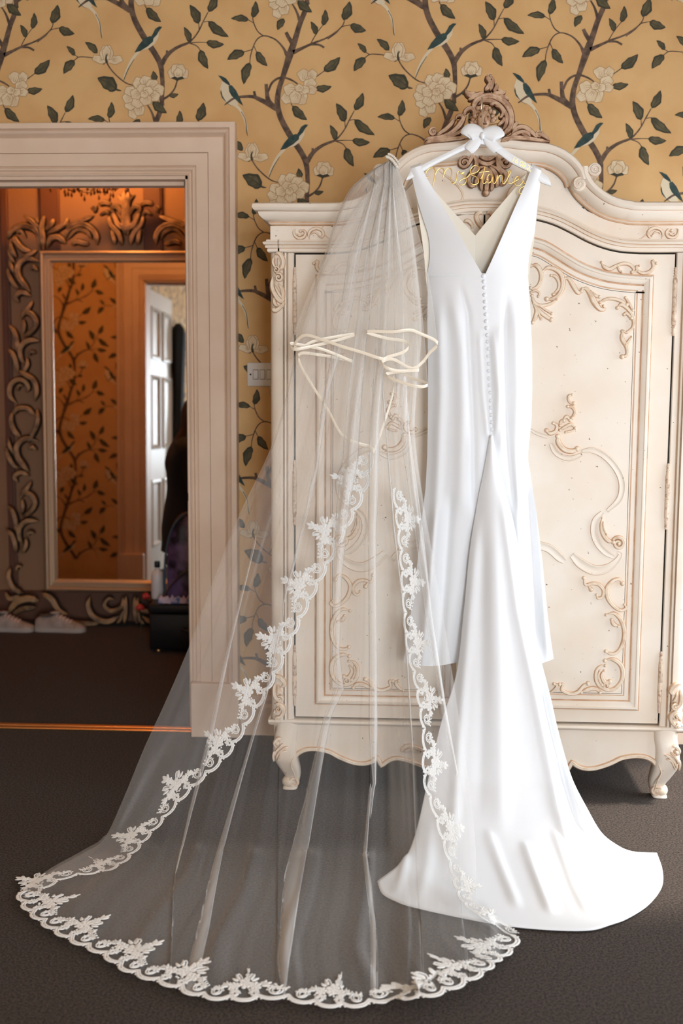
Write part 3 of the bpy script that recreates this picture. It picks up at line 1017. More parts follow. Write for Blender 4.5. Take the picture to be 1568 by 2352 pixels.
CARVE_C = ['R1',
    [(785, 1070, 10), (810, 1110, 16), (860, 1130, 16), (920, 1100, 14), (980, 1080, 14), (1040, 1090, 14), (1076, 1130, 14), (1058, 1158, 10)],
    [(930, 1100, 10), (945, 1140, 10), (965, 1155, 8)], [(1058, 1158, 6), (1085, 1150, 6), (1114, 1146, 6)],
    [(1125, 1100, 8), (1100, 1110, 12), (1112, 1145, 12), (1160, 1168, 14), (1220, 1152, 14), (1252, 1110, 14), (1248, 1060, 16), (1278, 1078, 10)]]
CARVE_D = ['R2',
    [(520, 105, 10), (492, 118, 14), (488, 150, 12), (505, 178, 10), (535, 182, 12)],
    [(480, 210, 12), (520, 215, 14), (546, 260, 14), (518, 312, 12)],
    [(440, 330, 10), (470, 300, 14), (500, 330, 12)],
    [(412, 380, 12), (420, 345, 14), (445, 335, 12)],
    [(350, 360, 12), (382, 380, 14), (372, 430, 16), (322, 452, 16), (290, 425, 14)],
    [(410, 422, 10), (460, 392, 14), (512, 370, 14), (545, 400, 10)],
    [(462, 440, 10), (512, 430, 10), (548, 412, 8)],
    [(390, 478, 18), (400, 540, 22), (450, 597, 22), (520, 612, 20), (565, 590, 16)]]
CARVE_E = ['R2',      # cartouche bands
    [(140, 410, 12), (200, 450, 14), (300, 485, 14)],
    [(330, 545, 20), (370, 620, 22), (440, 665, 22), (520, 675, 22), (608, 640, 18)],
    [(610, 612, 18), (700, 604, 24), (790, 640, 26), (880, 720, 27), (950, 830, 28), (970, 940, 28), (940, 1050, 26), (840, 1148, 20)],
    [(795, 1160, 22), (730, 1235, 28), (715, 1340, 28), (750, 1440, 28), (820, 1520, 26), (895, 1562, 20)],
    [(60, 1440, 30), (150, 1440, 32), (230, 1460, 34), (320, 1490, 36), (400, 1560, 36), (452, 1602, 28)],
    [(520, 1545, 32), (600, 1622, 42), (720, 1682, 42), (840, 1662, 36), (920, 1600, 26), (955, 1540, 18), (930, 1518, 10)]]
CARVE_F = ['R2',
    [(790, 1208, 8), (780, 1290, 14), (800, 1360, 18), (840, 1412, 18), (890, 1428, 14)],
    [(800, 1250, 6), (805, 1310, 9), (830, 1360, 8)]]
CARVE_H = ['R2',
    [(625, 1750, 14), (640, 1812, 12), (700, 1800, 14), (760, 1810, 16), (802, 1860, 16), (792, 1920, 14), (752, 1932, 12), (738, 1902, 8)],
    [(665, 1815, 8), (690, 1855, 14)],
    [(972, 1800, 18), (940, 1762, 14), (880, 1780, 16), (830, 1850, 18), (845, 1940, 18), (900, 2010, 16), (960, 2042, 14), (1004, 2020, 14), (988, 1990, 8)]]
CARVE_G = ['R3',
    [(850, 45, 12), (920, 30, 14), (980, 80, 18), (1015, 170, 18), (1015, 270, 18), (980, 360, 16), (930, 402, 14), (880, 402, 14), (848, 382, 12)],
    [(900, 90, 12), (920, 130, 18), (962, 150, 10)],
    [(840, 470, 16), (900, 455, 18), (970, 490, 20), (1005, 560, 20), (995, 650, 18), (940, 720, 16), (870, 740, 16), (800, 710, 18), (760, 650, 18), (760, 570, 16), (800, 520, 14), (842, 515, 10)],
    [(832, 560, 10), (810, 610, 16), (842, 670, 20), (885, 660, 14)],
    [(790, 560, 8), (780, 620, 12), (810, 690, 14)],
    [(320, 770, 8), (370, 740, 14), (396, 700, 14), (368, 684, 10)],
    [(420, 690, 14), (452, 690, 12), (440, 740, 14), (520, 776, 16), (590, 760, 18), (640, 702, 14), (682, 680, 14)],
    [(620, 762, 14), (700, 730, 20), (760, 730, 18), (792, 762, 12)]]
for sg in (1, -1):
    dr = MB()
    outl = [(0.003, 0.262), (0.603, 0.262), (0.603, ZG - 0.006)] + [(a, b - 0.006) for a, b in gap_s[::-1] if 0.003 < a < 0.600] + [(0.003, gap_s[0][1] - 0.006)]
    slab(dr, outl, YD, YD + 0.026, sgn=sg)
    d = keep(dr.build('door', CREAM, smooth=False), arm)
    pm = MB()
    pm.sweep(loop, PANEL, MF(YD, sg), closed=True, mi=PANEL_MI)
    o = pm.build('panel_moulding', CREAM, smooth=True, auto=35)
    o.parent = d
    fd = MB()
    inset = []
    A_ = np.array(loop)
    for i in range(len(A_)):
        d0 = A_[i] - A_[i - 1]
        d1 = A_[(i + 1) % len(A_)] - A_[i]
        d0, d1 = d0 / np.linalg.norm(d0), d1 / np.linalg.norm(d1)
        nn = np.array([-d0[1] - d1[1], d0[0] + d1[0]])
        nn /= np.linalg.norm(nn)
        nn /= max(0.35, nn @ np.array([-d0[1], d0[0]]))
        inset.append(tuple(A_[i] + nn * 0.0545))
    slab(fd, inset, YP, YD + 0.004, sgn=sg)
    fd.build('raised_field', CREAM, smooth=False).parent = d
    for nm, grp, hg in (('carved_scroll', CARVE_A, 0.011), ('carved_garland', CARVE_B, 0.011), ('carved_scroll', CARVE_C, 0.011), ('carved_spray', CARVE_D, 0.010),
                        *[('cartouche_moulding', ['R2', e_], 0.008) for e_ in CARVE_E[1:]], ('carved_scroll', CARVE_F, 0.010), ('carved_scroll', CARVE_H, 0.010), ('carved_scroll', CARVE_G, 0.010)):
        cm = MB()
        for pts in grp[1:]:
            YQ = YD if grp is CARVE_C else YP
            if nm == 'cartouche_moulding':
                stroke(cm, wf(grp[0], pts), MF(YQ, sg), 0.0055, taper=(0.8, 0.8), prof=BAND_PROF, mi=BAND_MI)
            else:
                stroke(cm, wf(grp[0], pts), MF(YQ, sg), hg)
            a, b, w = wf(grp[0], [pts[-1]])[0]
            if nm != 'cartouche_moulding':
                dome(cm, a, b, w * 1.35, MF(YQ, sg), hg * 1.2, n=10)
                a, b, w = wf(grp[0], [pts[0]])[0]
                dome(cm, a, b, w * 1.1, MF(YQ, sg), hg * 1.0, n=10)
        if grp is CARVE_F:
            a, b = wf('R2', [(935, 1440)])[0]
            volute(cm, a, b, 0.022, MF(YP, sg), 0.012, 1.5, 2.6, -sg * 1)
        if grp is CARVE_G:
            a, b = wf('R3', [(858, 700)])[0]
            volute(cm, a, b, 0.014, MF(YP, sg), 0.012, 1.4, 0.5, 1)
        o = cm.build(nm, CREAM if nm == 'cartouche_moulding' else CARV, smooth=True)
        o.parent = d
    # barrel hinges with turned finials
    for y0, y1 in ((614, 772), (1064, 1216), (1496, 1638)):
        za, zb_ = P(1540, y0, YD)[2], P(1520, y1, YD)[2]
        H_ = za - zb_
        pr = [(0.0005, 0)]
        for k, (fr, r) in enumerate([(0.0, .002), (.015, .0055), (.03, .003), (.045, .006), (.07, .0035), (.085, .006), (.11, .0035), (.125, .0065), (.15, .004), (.17, .0065), (.2, .007), (.5, .007),
                                     (.503, .0055), (.507, .007), (.8, .007), (.83, .0065), (.85, .004), (.875, .0065), (.89, .0035), (.915, .006), (.93, .0035), (.955, .006), (.97, .003), (.985, .0055), (1.0, .002)]):
            pr.append((r, fr * H_))
        hm = MB()
        hm.lathe(pr, (CX + sg * 0.606, YD - 0.003, zb_), n=10)
        keep(hm.build('hinge', MAT['hinge']), arm)
    mbk = MB()
    mbk.box(CX + sg * 0.604 - 0.0009, CX + sg * 0.604 + 0.0009, YD - 0.0005, YD + 0.02, 0.262, ZG - 0.006)  # near-black strip painting the shade between door and post
    o = mbk.build('seam', MAT['gap'], smooth=False)
    keep(o, arm)

# ---- frieze board and the moulded band over the doors
fr = MB()
slab(fr, [(a, b - 0.002) for a, b in sym(band_top)] + [(a, b + 0.006) for a, b in sym(corn_in_s)[::-1]], 3.792, 3.85)
frz = keep(fr.build('frieze_board', CREAM, smooth=False), arm)
bd = MB()
bp = [(a, b) for a, b in sym(gap_s + [(0.66, ZG)])]
HEADM = [(0.0, -0.03), (0.0, 0.002), (0.003, 0.006), (0.012, 0.006), (0.0135, 0.011), (0.018, 0.013), (0.022, 0.011), (0.0235, 0.016), (0.029, 0.020), (0.033, 0.017), (0.0345, 0.010), (0.040, 0.008), (0.040, -0.002)]
bd.sweep(bp, [(0.0, -0.03), (0.0, 0.002), (0.003, 0.006), (0.012, 0.006), (0.0135, 0.011), (0.018, 0.013), (0.022, 0.011), (0.0235, 0.016), (0.029, 0.020), (0.033, 0.017), (0.0345, 0.010), (0.040, 0.008), (0.040, -0.002)],
         MF(3.796), mi=[0, 0, 0, 1, 0, 0, 1, 0, 0, 1, 0, 0])
keep(bd.build('door_head_moulding', CREAM, smooth=True, auto=35), arm)
for sg in (1, -1):
    rt = MB()
    rt.grid([[(CX + sg * 0.655, 3.796 - h, ZG + o_) for o_, h in HEADM], [(CX + sg * (0.688 + h), 3.796 - h, ZG + o_) for o_, h in HEADM], [(CX + sg * (0.688 + h), 4.36, ZG + o_) for o_, h in HEADM]],
            [0, 0, 0, 1, 0, 0, 1, 0, 0, 1, 0, 0])
    keep(rt.build('side_moulding', CREAM, smooth=True, auto=35), arm)
FZ = ['R4', [(705, 750, 12), (672, 770, 16), (640, 720, 22), (670, 650, 24), (760, 615, 24), (850, 640, 24), (895, 710, 22), (880, 800, 12)],
      [(720, 740, 10), (760, 690, 14), (820, 680, 14), (855, 720, 10)],
      [(1040, 660, 20), (985, 650, 20), (952, 700, 22), (985, 765, 24), (1070, 780, 24), (1140, 730, 22), (1155, 660, 18), (1130, 620, 12)],
      [(1010, 720, 12), (1060, 735, 14), (1100, 700, 12)],
      [(1180, 690, 12), (1210, 640, 20), (1260, 640, 22), (1300, 690, 20), (1350, 720, 16)], [(1220, 730, 10), (1270, 760, 16), (1330, 750, 12)]]
for sg in (1, -1):
    cm = MB()
    for pts in FZ[1:-2]:
        stroke(cm, wf('R4', pts, 3.79), MF(3.792, sg), 0.010)
        a, b, w = wf('R4', [pts[0]], 3.79)[0]
        dome(cm, a, b, w * 1.3, MF(3.792, sg), 0.011, n=10)
    stroke(cm, wf('R1', [(1195, 735, 4), (1215, 745, 4), (1205, 790, 4), (1150, 850, 4), (1050, 872, 4), (930, 860, 3)], 3.79), MF(3.792, sg), 0.002)
    o = cm.build('carved_frieze', CARV)
    o.parent = frz

# ---- broken-arch cornice
CORN = [(0.0, -0.06), (0.0, 0.052), (-0.004, 0.058), (-0.014, 0.060), (-0.021, 0.056), (-0.025, 0.048), (-0.026, 0.043), (-0.036, 0.040), (-0.046, 0.030), (-0.052, 0.018), (-0.054, 0.012),
        (-0.058, 0.013), (-0.061, 0.008), (-0.064, 0.006), (-0.066, -0.004)]
CORN_MI = [0, 0, 0, 0, 0, 1, 0, 0, 0, 0, 1, 0, 1, 1]
YC = 3.745
arch = [(0.0, P(1112, 319, YC)[2]), (0.06, P(1155, 320, YC)[2])] + [(q[0] - CX, q[2]) for q in (P(1203, 325, YC), P(1234, 327, YC), P(1262, 331, YC), P(1293, 343, YC), P(1321, 363, YC), P(1341, 388, YC), P(1349, 410, YC))]
arch_s = [tuple(q) for q in crom(arch, 5)]
flank = [(q[0] - CX, q[2]) for q in [P(*topx('R1', x, y), YC) for x, y in ((668, 205), (672, 262), (700, 320), (745, 372), (830, 440), (930, 488), (1050, 514), (1180, 525), (1521, 522))]]
ZT = flank[-1][1]
flank = flank[:-1] + [(0.735, ZT)]
flank_s = [tuple(q) for q in crom(flank, 5)]
cn = MB()
cn.sweep(sym(arch_s), CORN, MF(3.79), mi=CORN_MI)
o = keep(cn.build('arched_cornice', CREAM, smooth=True, auto=35), arm)
for sg in (1, -1):
    fl = MB()
    fl.sweep([q for q in flank_s if q[0] < 0.64] + [(0.645, ZT)], CORN, MF(3.79, sg), mi=CORN_MI)
    fl.grid([[(CX + sg * 0.645, 3.79 - h, ZT + o_) for o_, h in CORN], [(CX + sg * (0.676 + h), 3.79 - h, ZT + o_) for o_, h in CORN], [(CX + sg * (0.676 + h), 4.36, ZT + o_) for o_, h in CORN]], CORN_MI)
    # close the front corner: mitre block
    keep(fl.build('flank_cornice', CREAM, smooth=True, auto=35), arm)
    vo = MB()
    for (vx, vy), r, st in (((585, 365), 0.0205, 0.9), ((724, 236), 0.0200, 3.6)):
        a, b = wf('R1', [(vx, vy)], YC)[0]
        vo.lathe([(r * 1.08, -0.055), (r * 1.08, 0.045), (r * 1.0, 0.052), (r * 0.6, 0.054), (0.001, 0.055)], (CX + sg * a, 3.79, b), axis='y', n=24)
        volute(vo, a, b, r * 0.92, lambda x, z, h, s_=sg: (CX + s_ * x, 3.79 - 0.052 - h, z), 0.007, 1.7, st, 1, w=0.26)
    keep(vo.build('cornice_volute', CREAM, smooth=True, auto=40), arm)
# board behind the arch, so that the pediment has depth
bk = MB()
pk = [(a, b - 0.012) for a, b in arch_s]
bt_in = [q for q in band_top if q[0] < arch_s[-1][0]]
slab(bk, sym(pk) + [(arch_s[-1][0], bt_in[-1][1] - 0.01)] + [(a, b - 0.01) for a, b in sym(bt_in)[::-1]] + [(-arch_s[-1][0], bt_in[-1][1] - 0.01)], 3.80, 3.86)
bt_out = [q for q in band_top if flank_s[4][0] < q[0] < 0.68]
for sg in (1, -1):
    slab(bk, [(min(a, 0.68), b - 0.012) for a, b in flank_s[4:]] + [(a, b - 0.01) for a, b in bt_out[::-1]], 3.80, 3.86, sgn=sg)
bk.box(CX - 0.72, CX + 0.72, 3.80, 4.36, ZT - 0.03, ZT - 0.008)
keep(bk.build('pediment_board', MAT['cream'], smooth=False), arm)

# ---- base rail, apron, bead
ZR = P(1112, 1667, YD)[2]
br = MB()
RAIL = [(0.0, -0.03), (0.0, 0.004), (0.004, 0.012), (0.010, 0.015), (0.016, 0.012), (0.019, 0.004), (0.019, -0.03)]
br.sweep([(-0.694, ZR - 0.008), (0.694, ZR - 0.008)], RAIL, MF(YD + 0.002))
for sg in (1, -1):
    br.sweep([(3.79, ZR - 0.008), (4.36, ZR - 0.008)], RAIL, lambda a, b, h: (CX + sg * (0.682 + h), a, b))
keep(br.build('base_rail', CREAM, smooth=True, auto=40), arm)
ap_l = wf('LB', [(1560, 800), (1480, 830), (1400, 872), (1330, 858), (1230, 822), (1150, 806), (1090, 820), (1030, 862), (1000, 800), (960, 830), (900, 846), (820, 838), (720, 800), (640, 758), (550, 738), (470, 740), (410, 765), (380, 800)], YD, left=True)
half = [(abs(a), b) for a, b in ap_l]
ap_o = [(0.0, half[0][1] - 0.02)] + half[2:]
ap_o[0] = (0.0, half[2][1] + 0.012)
ap_s = []
for seg in (ap_o[:7], ap_o[6:8], ap_o[7:]):
    c = [tuple(q) for q in crom(seg, 4)]
    ap_s += c if not ap_s else c[1:]
ap = MB()
slab(ap, [(-0.68, ZR), (0.68, ZR)] + [(min(a, 0.66), b) for a, b in ap_s[::-1]] + [(-min(a, 0.66), b) for a, b in ap_s[1:]], 3.806, 3.83)
apr = keep(ap.build('apron', CREAM, smooth=False), arm)
bd = MB()
for sg in (1, -1):
    stroke(bd, [(a, b + 0.006, 0.007) for a, b in ap_s], MF(3.806, sg), 0.010, n=1, taper=(1, 1))
    stroke(bd, wf('LB', [(1180, 750, 12), (1190, 720, 14), (1230, 700, 16), (1300, 715, 16), (1360, 740, 14)], left=True), MF(3.806, sg), 0.010)
    stroke(bd, wf('LB', [(1200, 750, 10), (1240, 725, 12), (1300, 735, 10)], left=True), MF(3.806, sg), 0.010)
dome(bd, 0, half[2][1] + 0.03, 0.022, MF(3.806), 0.014)
bd.build('apron_bead', CARV).parent = apr
for sg in (1, -1):
    sd = MB()
    xa, xb = CX + sg * 0.66, CX + sg * 0.68
    sd.box(min(xa, xb), max(xa, xb), 3.84, 4.35, 0.15, ZR)
    keep(sd.build('side_apron', MAT['cream'], smooth=False), arm)

# ---- cabriole legs
LEGR = [(1534, 1676, 28, 0.0), (1534, 1702, 28, 0.0), (1538, 1728, 28, 0.003), (1538, 1752, 29, 0.006), (1535, 1770, 29, 0.008), (1530, 1784, 27, 0.006), (1524, 1799, 24, 0.0), (1519, 1813, 20, -0.004),
        (1518, 1825, 17, -0.006), (1520, 1834, 17, -0.004), (1523, 1844, 18, 0.0), (1524, 1851, 15, 0.0)]
for sg in (1, -1):
    for yc, rear in ((3.825, False), (4.315, True)):
        rows = []
        for px, py, hw, out in [tuple(q) for q in crom(LEGR, 4)]:
            q = P(px, py, 3.765)
            a = q[0] - CX
            r = hw / FPX * 3.765
            z = max(q[2], 0.001)
            dxo = a - 0.655
            row = []
            for k in range(20):
                an = 2 * math.pi * k / 20
                c, s_ = math.cos(an), math.sin(an)
                e = 0.62
                x = math.copysign(abs(c) ** e, c) * r
                y = math.copysign(abs(s_) ** e, s_) * r
                # hollow reeds on the faces of the leg
                row.append((CX + sg * (a + x), yc + (-1 if not rear else 1) * (dxo * 0.9 + 0.02) + y, z))
            rows.append(row)
        lg = MB()
        lg.grid(rows, 0, wrap=True)
        lg.add(rows[-1], [tuple(range(20))])
        L = keep(lg.build('leg', CREAM, smooth=True), arm)
        if not rear:
            ft = MB()
            q = P(1522, 1839, 3.765)
            a0, zf = q[0] - CX, q[2]
            yf = yc - ((a0 - 0.655) * 0.9 + 0.02)
            ft.ball((CX + sg * (a0 + 0.003), yf - 0.002, max(zf, 0.0235)), 0.027, 0.027, 0.0235, 16, 10)
            volute(ft, a0 - 0.012, max(zf, 0.0235) + 0.001, 0.017, lambda x, z, h, s_=sg: (CX + s_ * x, yf - 0.022 - h + 0.25 * abs(x - a0), z), 0.008, 1.6, 0.6, 1)
            ft.build('scroll_foot', CARV).parent = L
            kn = MB()
            for pts in ([(890, 1215, 14), (950, 1225, 24), (990, 1290, 26), (950, 1350, 20)], [(780, 1330, 14), (850, 1360, 22), (930, 1440, 20), (960, 1530, 14)],
                        [(800, 1390, 10), (880, 1420, 16), (945, 1560, 10)], [(985, 1400, 20), (1000, 1470, 20), (990, 1560, 14)], [(870, 1290, 12), (900, 1330, 16), (960, 1400, 18), (985, 1480, 14)]):
                stroke(kn, wf('R5', pts, 3.77), MF(yc - 0.045, sg), 0.014)
            a, b = wf('R5', [(950, 1290)], 3.77)[0]
            dome(kn, a, b, 0.008, MF(yc - 0.047, sg), 0.016)
            # the dark edge lines down the shin
            stroke(kn, wf('R5', [(700, 1480, 7), (740, 1600, 8), (690, 1720, 8), (640, 1860, 6)], 3.77), MF(yc - 0.040, sg), 0.006)
            kn.build('knee_carving', CARV).parent = L

# ---- carved corner drops on the posts
UPC = ['LT', [(170, 830, 12), (210, 828, 16), (238, 880, 16), (230, 935, 14), (188, 962, 10)], [(168, 850, 8), (160, 900, 10), (185, 950, 8)], [(198, 860, 6), (208, 900, 9), (200, 935, 6)],
       [(160, 1000, 12), (152, 1080, 16), (178, 1150, 20), (222, 1200, 20), (246, 1160, 10)], [(200, 1060, 8), (232, 1110, 16), (240, 1185, 12)], [(170, 1070, 6), (200, 1130, 12), (232, 1180, 8)],
       [(150, 1250, 16), (180, 1272, 18), (232, 1232, 14), (244, 1200, 8)], [(165, 1170, 10), (175, 1220, 14), (200, 1240, 10)]]
LOC = ['L3', [(1000, 330, 16), (1040, 320, 22), (1080, 350, 24), (1104, 400, 20), (1060, 432, 16)], [(1010, 380, 14), (1000, 450, 20), (1010, 520, 22), (1060, 562, 24), (1094, 530, 14)],
       [(1040, 400, 10), (1050, 460, 18), (1080, 500, 14)], [(1000, 600, 18), (1050, 598, 24), (1092, 640, 22), (1080, 700, 20), (1030, 740, 18), (1000, 720, 14)], [(1010, 650, 12), (1000, 690, 14)]]
for sg in (1, -1):
    for grp, vols in ((UPC, [('LT', 187, 955, 0.011), ('LT', 205, 1015, 0.014)]), (LOC, [('L3', 1060, 545, 0.012), ('L3', 1045, 640, 0.012), ('L3', 1030, 738, 0.008)])):
        cm = MB()
        for pts in grp[1:]:
            stroke(cm, wf(grp[0], pts, 3.785, left=True), MF(3.790, sg), 0.018)
        for c, x, y, r in vols:
            a, b = wf(c, [(x, y)], 3.785, left=True)[0]
            volute(cm, a, b, r, MF(3.785, sg), 0.016, 1.4, 1.0, 1, w=0.32)
        keep(cm.build('carved_corner', CARV), arm)

# ---- crest: pierced rocaille with a mask, and the shell pendant under it
cr = MB()
YCR = 3.745


def stroke2(mb, pts, hgt, Y=YCR, crop='c6'):
    A = wf(crop, pts, Y)
    stroke(mb, A, lambda a, b, h: (CX + a, Y - 0.006 - h, b), hgt)
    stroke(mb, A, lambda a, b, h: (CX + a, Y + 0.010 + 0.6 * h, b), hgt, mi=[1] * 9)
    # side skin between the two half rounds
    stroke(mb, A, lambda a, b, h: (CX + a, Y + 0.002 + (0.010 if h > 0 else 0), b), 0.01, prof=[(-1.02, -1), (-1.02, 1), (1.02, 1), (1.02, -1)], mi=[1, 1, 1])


for pts in ([(258, 650, 10), (300, 632, 14), (360, 622, 18), (430, 618, 18), (520, 606, 18), (600, 600, 18)],
            [(262, 640, 8), (280, 610, 14), (330, 604, 18), (400, 596, 20), (470, 570, 22), (520, 530, 22), (560, 480, 22), (580, 440, 18), (560, 415, 14), (530, 425, 12), (520, 455, 8)],
            [(360, 585, 12), (395, 560, 16), (440, 530, 18), (480, 490, 18), (510, 440, 16)], [(420, 600, 10), (470, 595, 14), (540, 560, 14), (590, 530, 12)],
            [(590, 420, 14), (600, 380, 16), (640, 358, 18), (668, 380, 18), (668, 425, 18), (630, 440, 12)], [(640, 460, 14), (660, 500, 18), (640, 540, 18)],
            [(600, 200, 12), (612, 240, 16), (650, 262, 18), (700, 250, 20), (750, 225, 18)], [(620, 290, 10), (650, 280, 14), (680, 270, 14)], [(605, 225, 8), (640, 240, 14), (690, 232, 14)],
            [(790, 92, 16), (778, 115, 18), (800, 150, 18), (780, 190, 20), (758, 215, 18)], [(815, 100, 10), (822, 130, 14), (815, 170, 18), (800, 215, 18)], [(850, 155, 10), (848, 190, 16), (830, 225, 16)],
            [(930, 215, 10), (900, 235, 16), (860, 235, 18), (820, 240, 18)], [(955, 290, 10), (920, 270, 16), (870, 250, 16)], [(920, 240, 8), (880, 215, 12), (855, 195, 10)],
            [(690, 420, 18), (668, 350, 22), (690, 295, 24), (750, 265, 26), (820, 262, 26), (890, 290, 26), (945, 345, 26), (972, 420, 24), (968, 500, 24), (930, 550, 22), (880, 590, 18)],
            [(705, 330, 12), (740, 300, 16), (800, 300, 18), (860, 325, 18), (905, 370, 18), (935, 430, 18), (925, 500, 16), (895, 540, 12)],
            [(800, 290, 10), (830, 310, 12), (815, 330, 12), (795, 320, 8)], [(840, 340, 10), (880, 350, 14), (905, 390, 14), (890, 430, 12), (870, 420, 8)],
            [(860, 500, 12), (900, 470, 16), (920, 430, 14)], [(880, 640, 18), (930, 610, 20), (1000, 600, 20), (1080, 602, 18), (1180, 616, 16), (1290, 630, 10)],
            [(985, 540, 14), (1000, 500, 18), (1030, 470, 14)], [(975, 570, 14), (1010, 530, 20), (1060, 510, 20), (1110, 530, 20), (1150, 565, 18), (1180, 590, 14), (1190, 560, 10)],
            [(930, 640, 10), (980, 590, 18), (1040, 555, 18), (1100, 560, 16), (1130, 590, 12)], [(1160, 590, 10), (1200, 570, 16), (1245, 590, 16), (1290, 622, 10)], [(1200, 600, 8), (1225, 560, 10), (1240, 545, 6)],
            [(1050, 560, 8), (1080, 580, 12), (1120, 605, 12)]):
    stroke2(cr, pts, 0.018)
for x, y, r in ((335, 555, 34), (590, 425, 20), (1195, 575, 26), (800, 105, 22)):
    a, b = wf('c6', [(x, y)], YCR)[0]
    volute(cr, a, b, r / CROPS['c6'][2] / FPX * YCR, lambda p, q, h: (CX + p, YCR - 0.012 - h, q), 0.012, 1.4, 1.0, 1)
    cr.ball((CX + a, YCR - 0.004, b), r / CROPS['c6'][2] / FPX * YCR, 0.014, r / CROPS['c6'][2] / FPX * YCR, 14, 8)
# mask with curls
a, b = wf('c6', [(748, 455)], YCR)[0]
fx, fz = CX + a, b
cr.ball((fx, YCR - 0.012, fz), 0.022, 0.026, 0.030, 16, 12)
cr.ball((fx + 0.004, YCR - 0.039, fz - 0.004), 0.0035, 0.007, 0.009, 8, 6)
cr.ball((fx + 0.003, YCR - 0.034, fz - 0.016), 0.007, 0.006, 0.0028, 8, 6, 1)
for ex in (-0.008, 0.011):
    cr.ball((fx + ex, YCR - 0.033, fz + 0.005), 0.005, 0.004, 0.003, 8, 6, 1)
    cr.ball((fx + ex, YCR - 0.036, fz + 0.010), 0.007, 0.004, 0.0022, 8, 6)
for k in range(15):
    an = math.radians(-20 + 225 * k / 14)
    rr = 0.029 + 0.005 * (k % 2)
    cr.ball((fx + rr * math.cos(an), YCR - 0.020 + 0.006 * (k % 3), fz + 0.006 + rr * 0.98 * math.sin(an)), 0.0075, 0.010, 0.0075, 8, 6)
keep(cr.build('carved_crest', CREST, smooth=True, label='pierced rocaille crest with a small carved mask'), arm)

sh = MB()
YS = 3.775
for pts in ([(640, 690, 14), (668, 740, 18), (690, 790, 20), (680, 850, 20), (640, 900, 18), (628, 950, 18), (650, 990, 16), (690, 985, 10)],
            [(900, 690, 14), (872, 740, 18), (862, 790, 20), (880, 850, 20), (920, 880, 18), (935, 920, 18), (910, 970, 16), (870, 985, 10)],
            [(690, 720, 12), (740, 760, 16), (790, 770, 18), (830, 750, 14), (850, 710, 10)], [(680, 760, 12), (730, 800, 18), (790, 810, 18), (850, 780, 14)],
            [(650, 660, 12), (700, 690, 16), (760, 720, 16), (810, 720, 14)], [(780, 830, 10), (730, 880, 18), (690, 950, 18), (690, 1000, 12)], [(780, 840, 10), (750, 910, 18), (730, 980, 18), (735, 1030, 10)],
            [(785, 840, 10), (780, 920, 20), (772, 1000, 20), (770, 1065, 14)], [(790, 840, 10), (815, 910, 18), (820, 980, 18), (808, 1035, 10)], [(795, 830, 10), (840, 880, 18), (860, 950, 18), (850, 1005, 12)],
            [(800, 820, 8), (860, 850, 14), (900, 900, 14)], [(760, 830, 8), (700, 850, 14), (660, 910, 12)]):
    stroke(sh, wf('c6', pts, YS), MF(YS), 0.016)
a, b = wf('c6', [(768, 1045)], YS)[0]
dome(sh, a, b, 0.010, MF(YS), 0.02)
for x, st, sgn in ((592, 0.3, 1), (925, 2.8, -1)):
    a, b = wf('c6', [(x, 800)], YS)[0]
    volute(sh, a, b, 0.0195, MF(YS + 0.005), 0.022, 1.7, st, sgn, w=0.3)
for pts in ([(650, 690, 16), (655, 740, 18), (635, 790, 16), (600, 845, 14)], [(880, 700, 16), (870, 745, 18), (885, 800, 16), (920, 845, 14)]):
    stroke(sh, wf('c6', pts, YS), MF(YS), 0.018)
keep(sh.build('carved_shell', CREST, smooth=True, label='carved shell pendant under the crest'), arm)
# raised ovals on the frieze either side of the shell
for sg in (1, -1):
    pn = MB()
    stroke(pn, [(sg * q[0], q[1], q[2]) for q in wf('c6', [(470, 1130, 6), (560, 1110, 7), (580, 1060, 7), (540, 990, 7), (450, 910, 7), (380, 860, 6)], 3.79)], MF(3.792), 0.004)
    pn.build('frieze_line', CARV).parent = frz
# small rosette at the meeting of the doors
ro = MB()
for sg in (1, -1):
    for pts in ([(770, 1340, 12), (740, 1330, 16), (700, 1280, 18), (690, 1230, 18), (720, 1205, 14), (745, 1225, 10)], [(650, 1340, 8), (655, 1310, 14), (620, 1275, 16), (585, 1285, 12)]):
        stroke(ro, [(sg * (q[0]), q[1], q[2]) for q in wf('c6', pts, YD)], MF(YD), 0.014)
keep(ro.build('carved_rosette', CARV), arm)

# ================================================================== GOWN
def edge_at(keys, y):
    ks = np.array(keys, float)
    return np.interp(y, ks[:, 1], ks[:, 0])


def fold_disp(px, py, folds):
    d = 0.0
    for path, w, amp in folds:
        ys = [q[1] for q in path]
        y0, y1 = ys[0], ys[-1]
        m = 0.14 * (y1 - y0)
        if py < y0 or py > y1:
            continue
        fade = min(1.0, (py - y0) / m, (y1 - py) / m)
        fade = max(0.0, fade)
        fade = fade * fade * (3 - 2 * fade)
        xc = np.interp(py, ys, [q[0] for q in path])
        d += amp * fade * math.exp(-((px - xc) / w) ** 2)
    return d


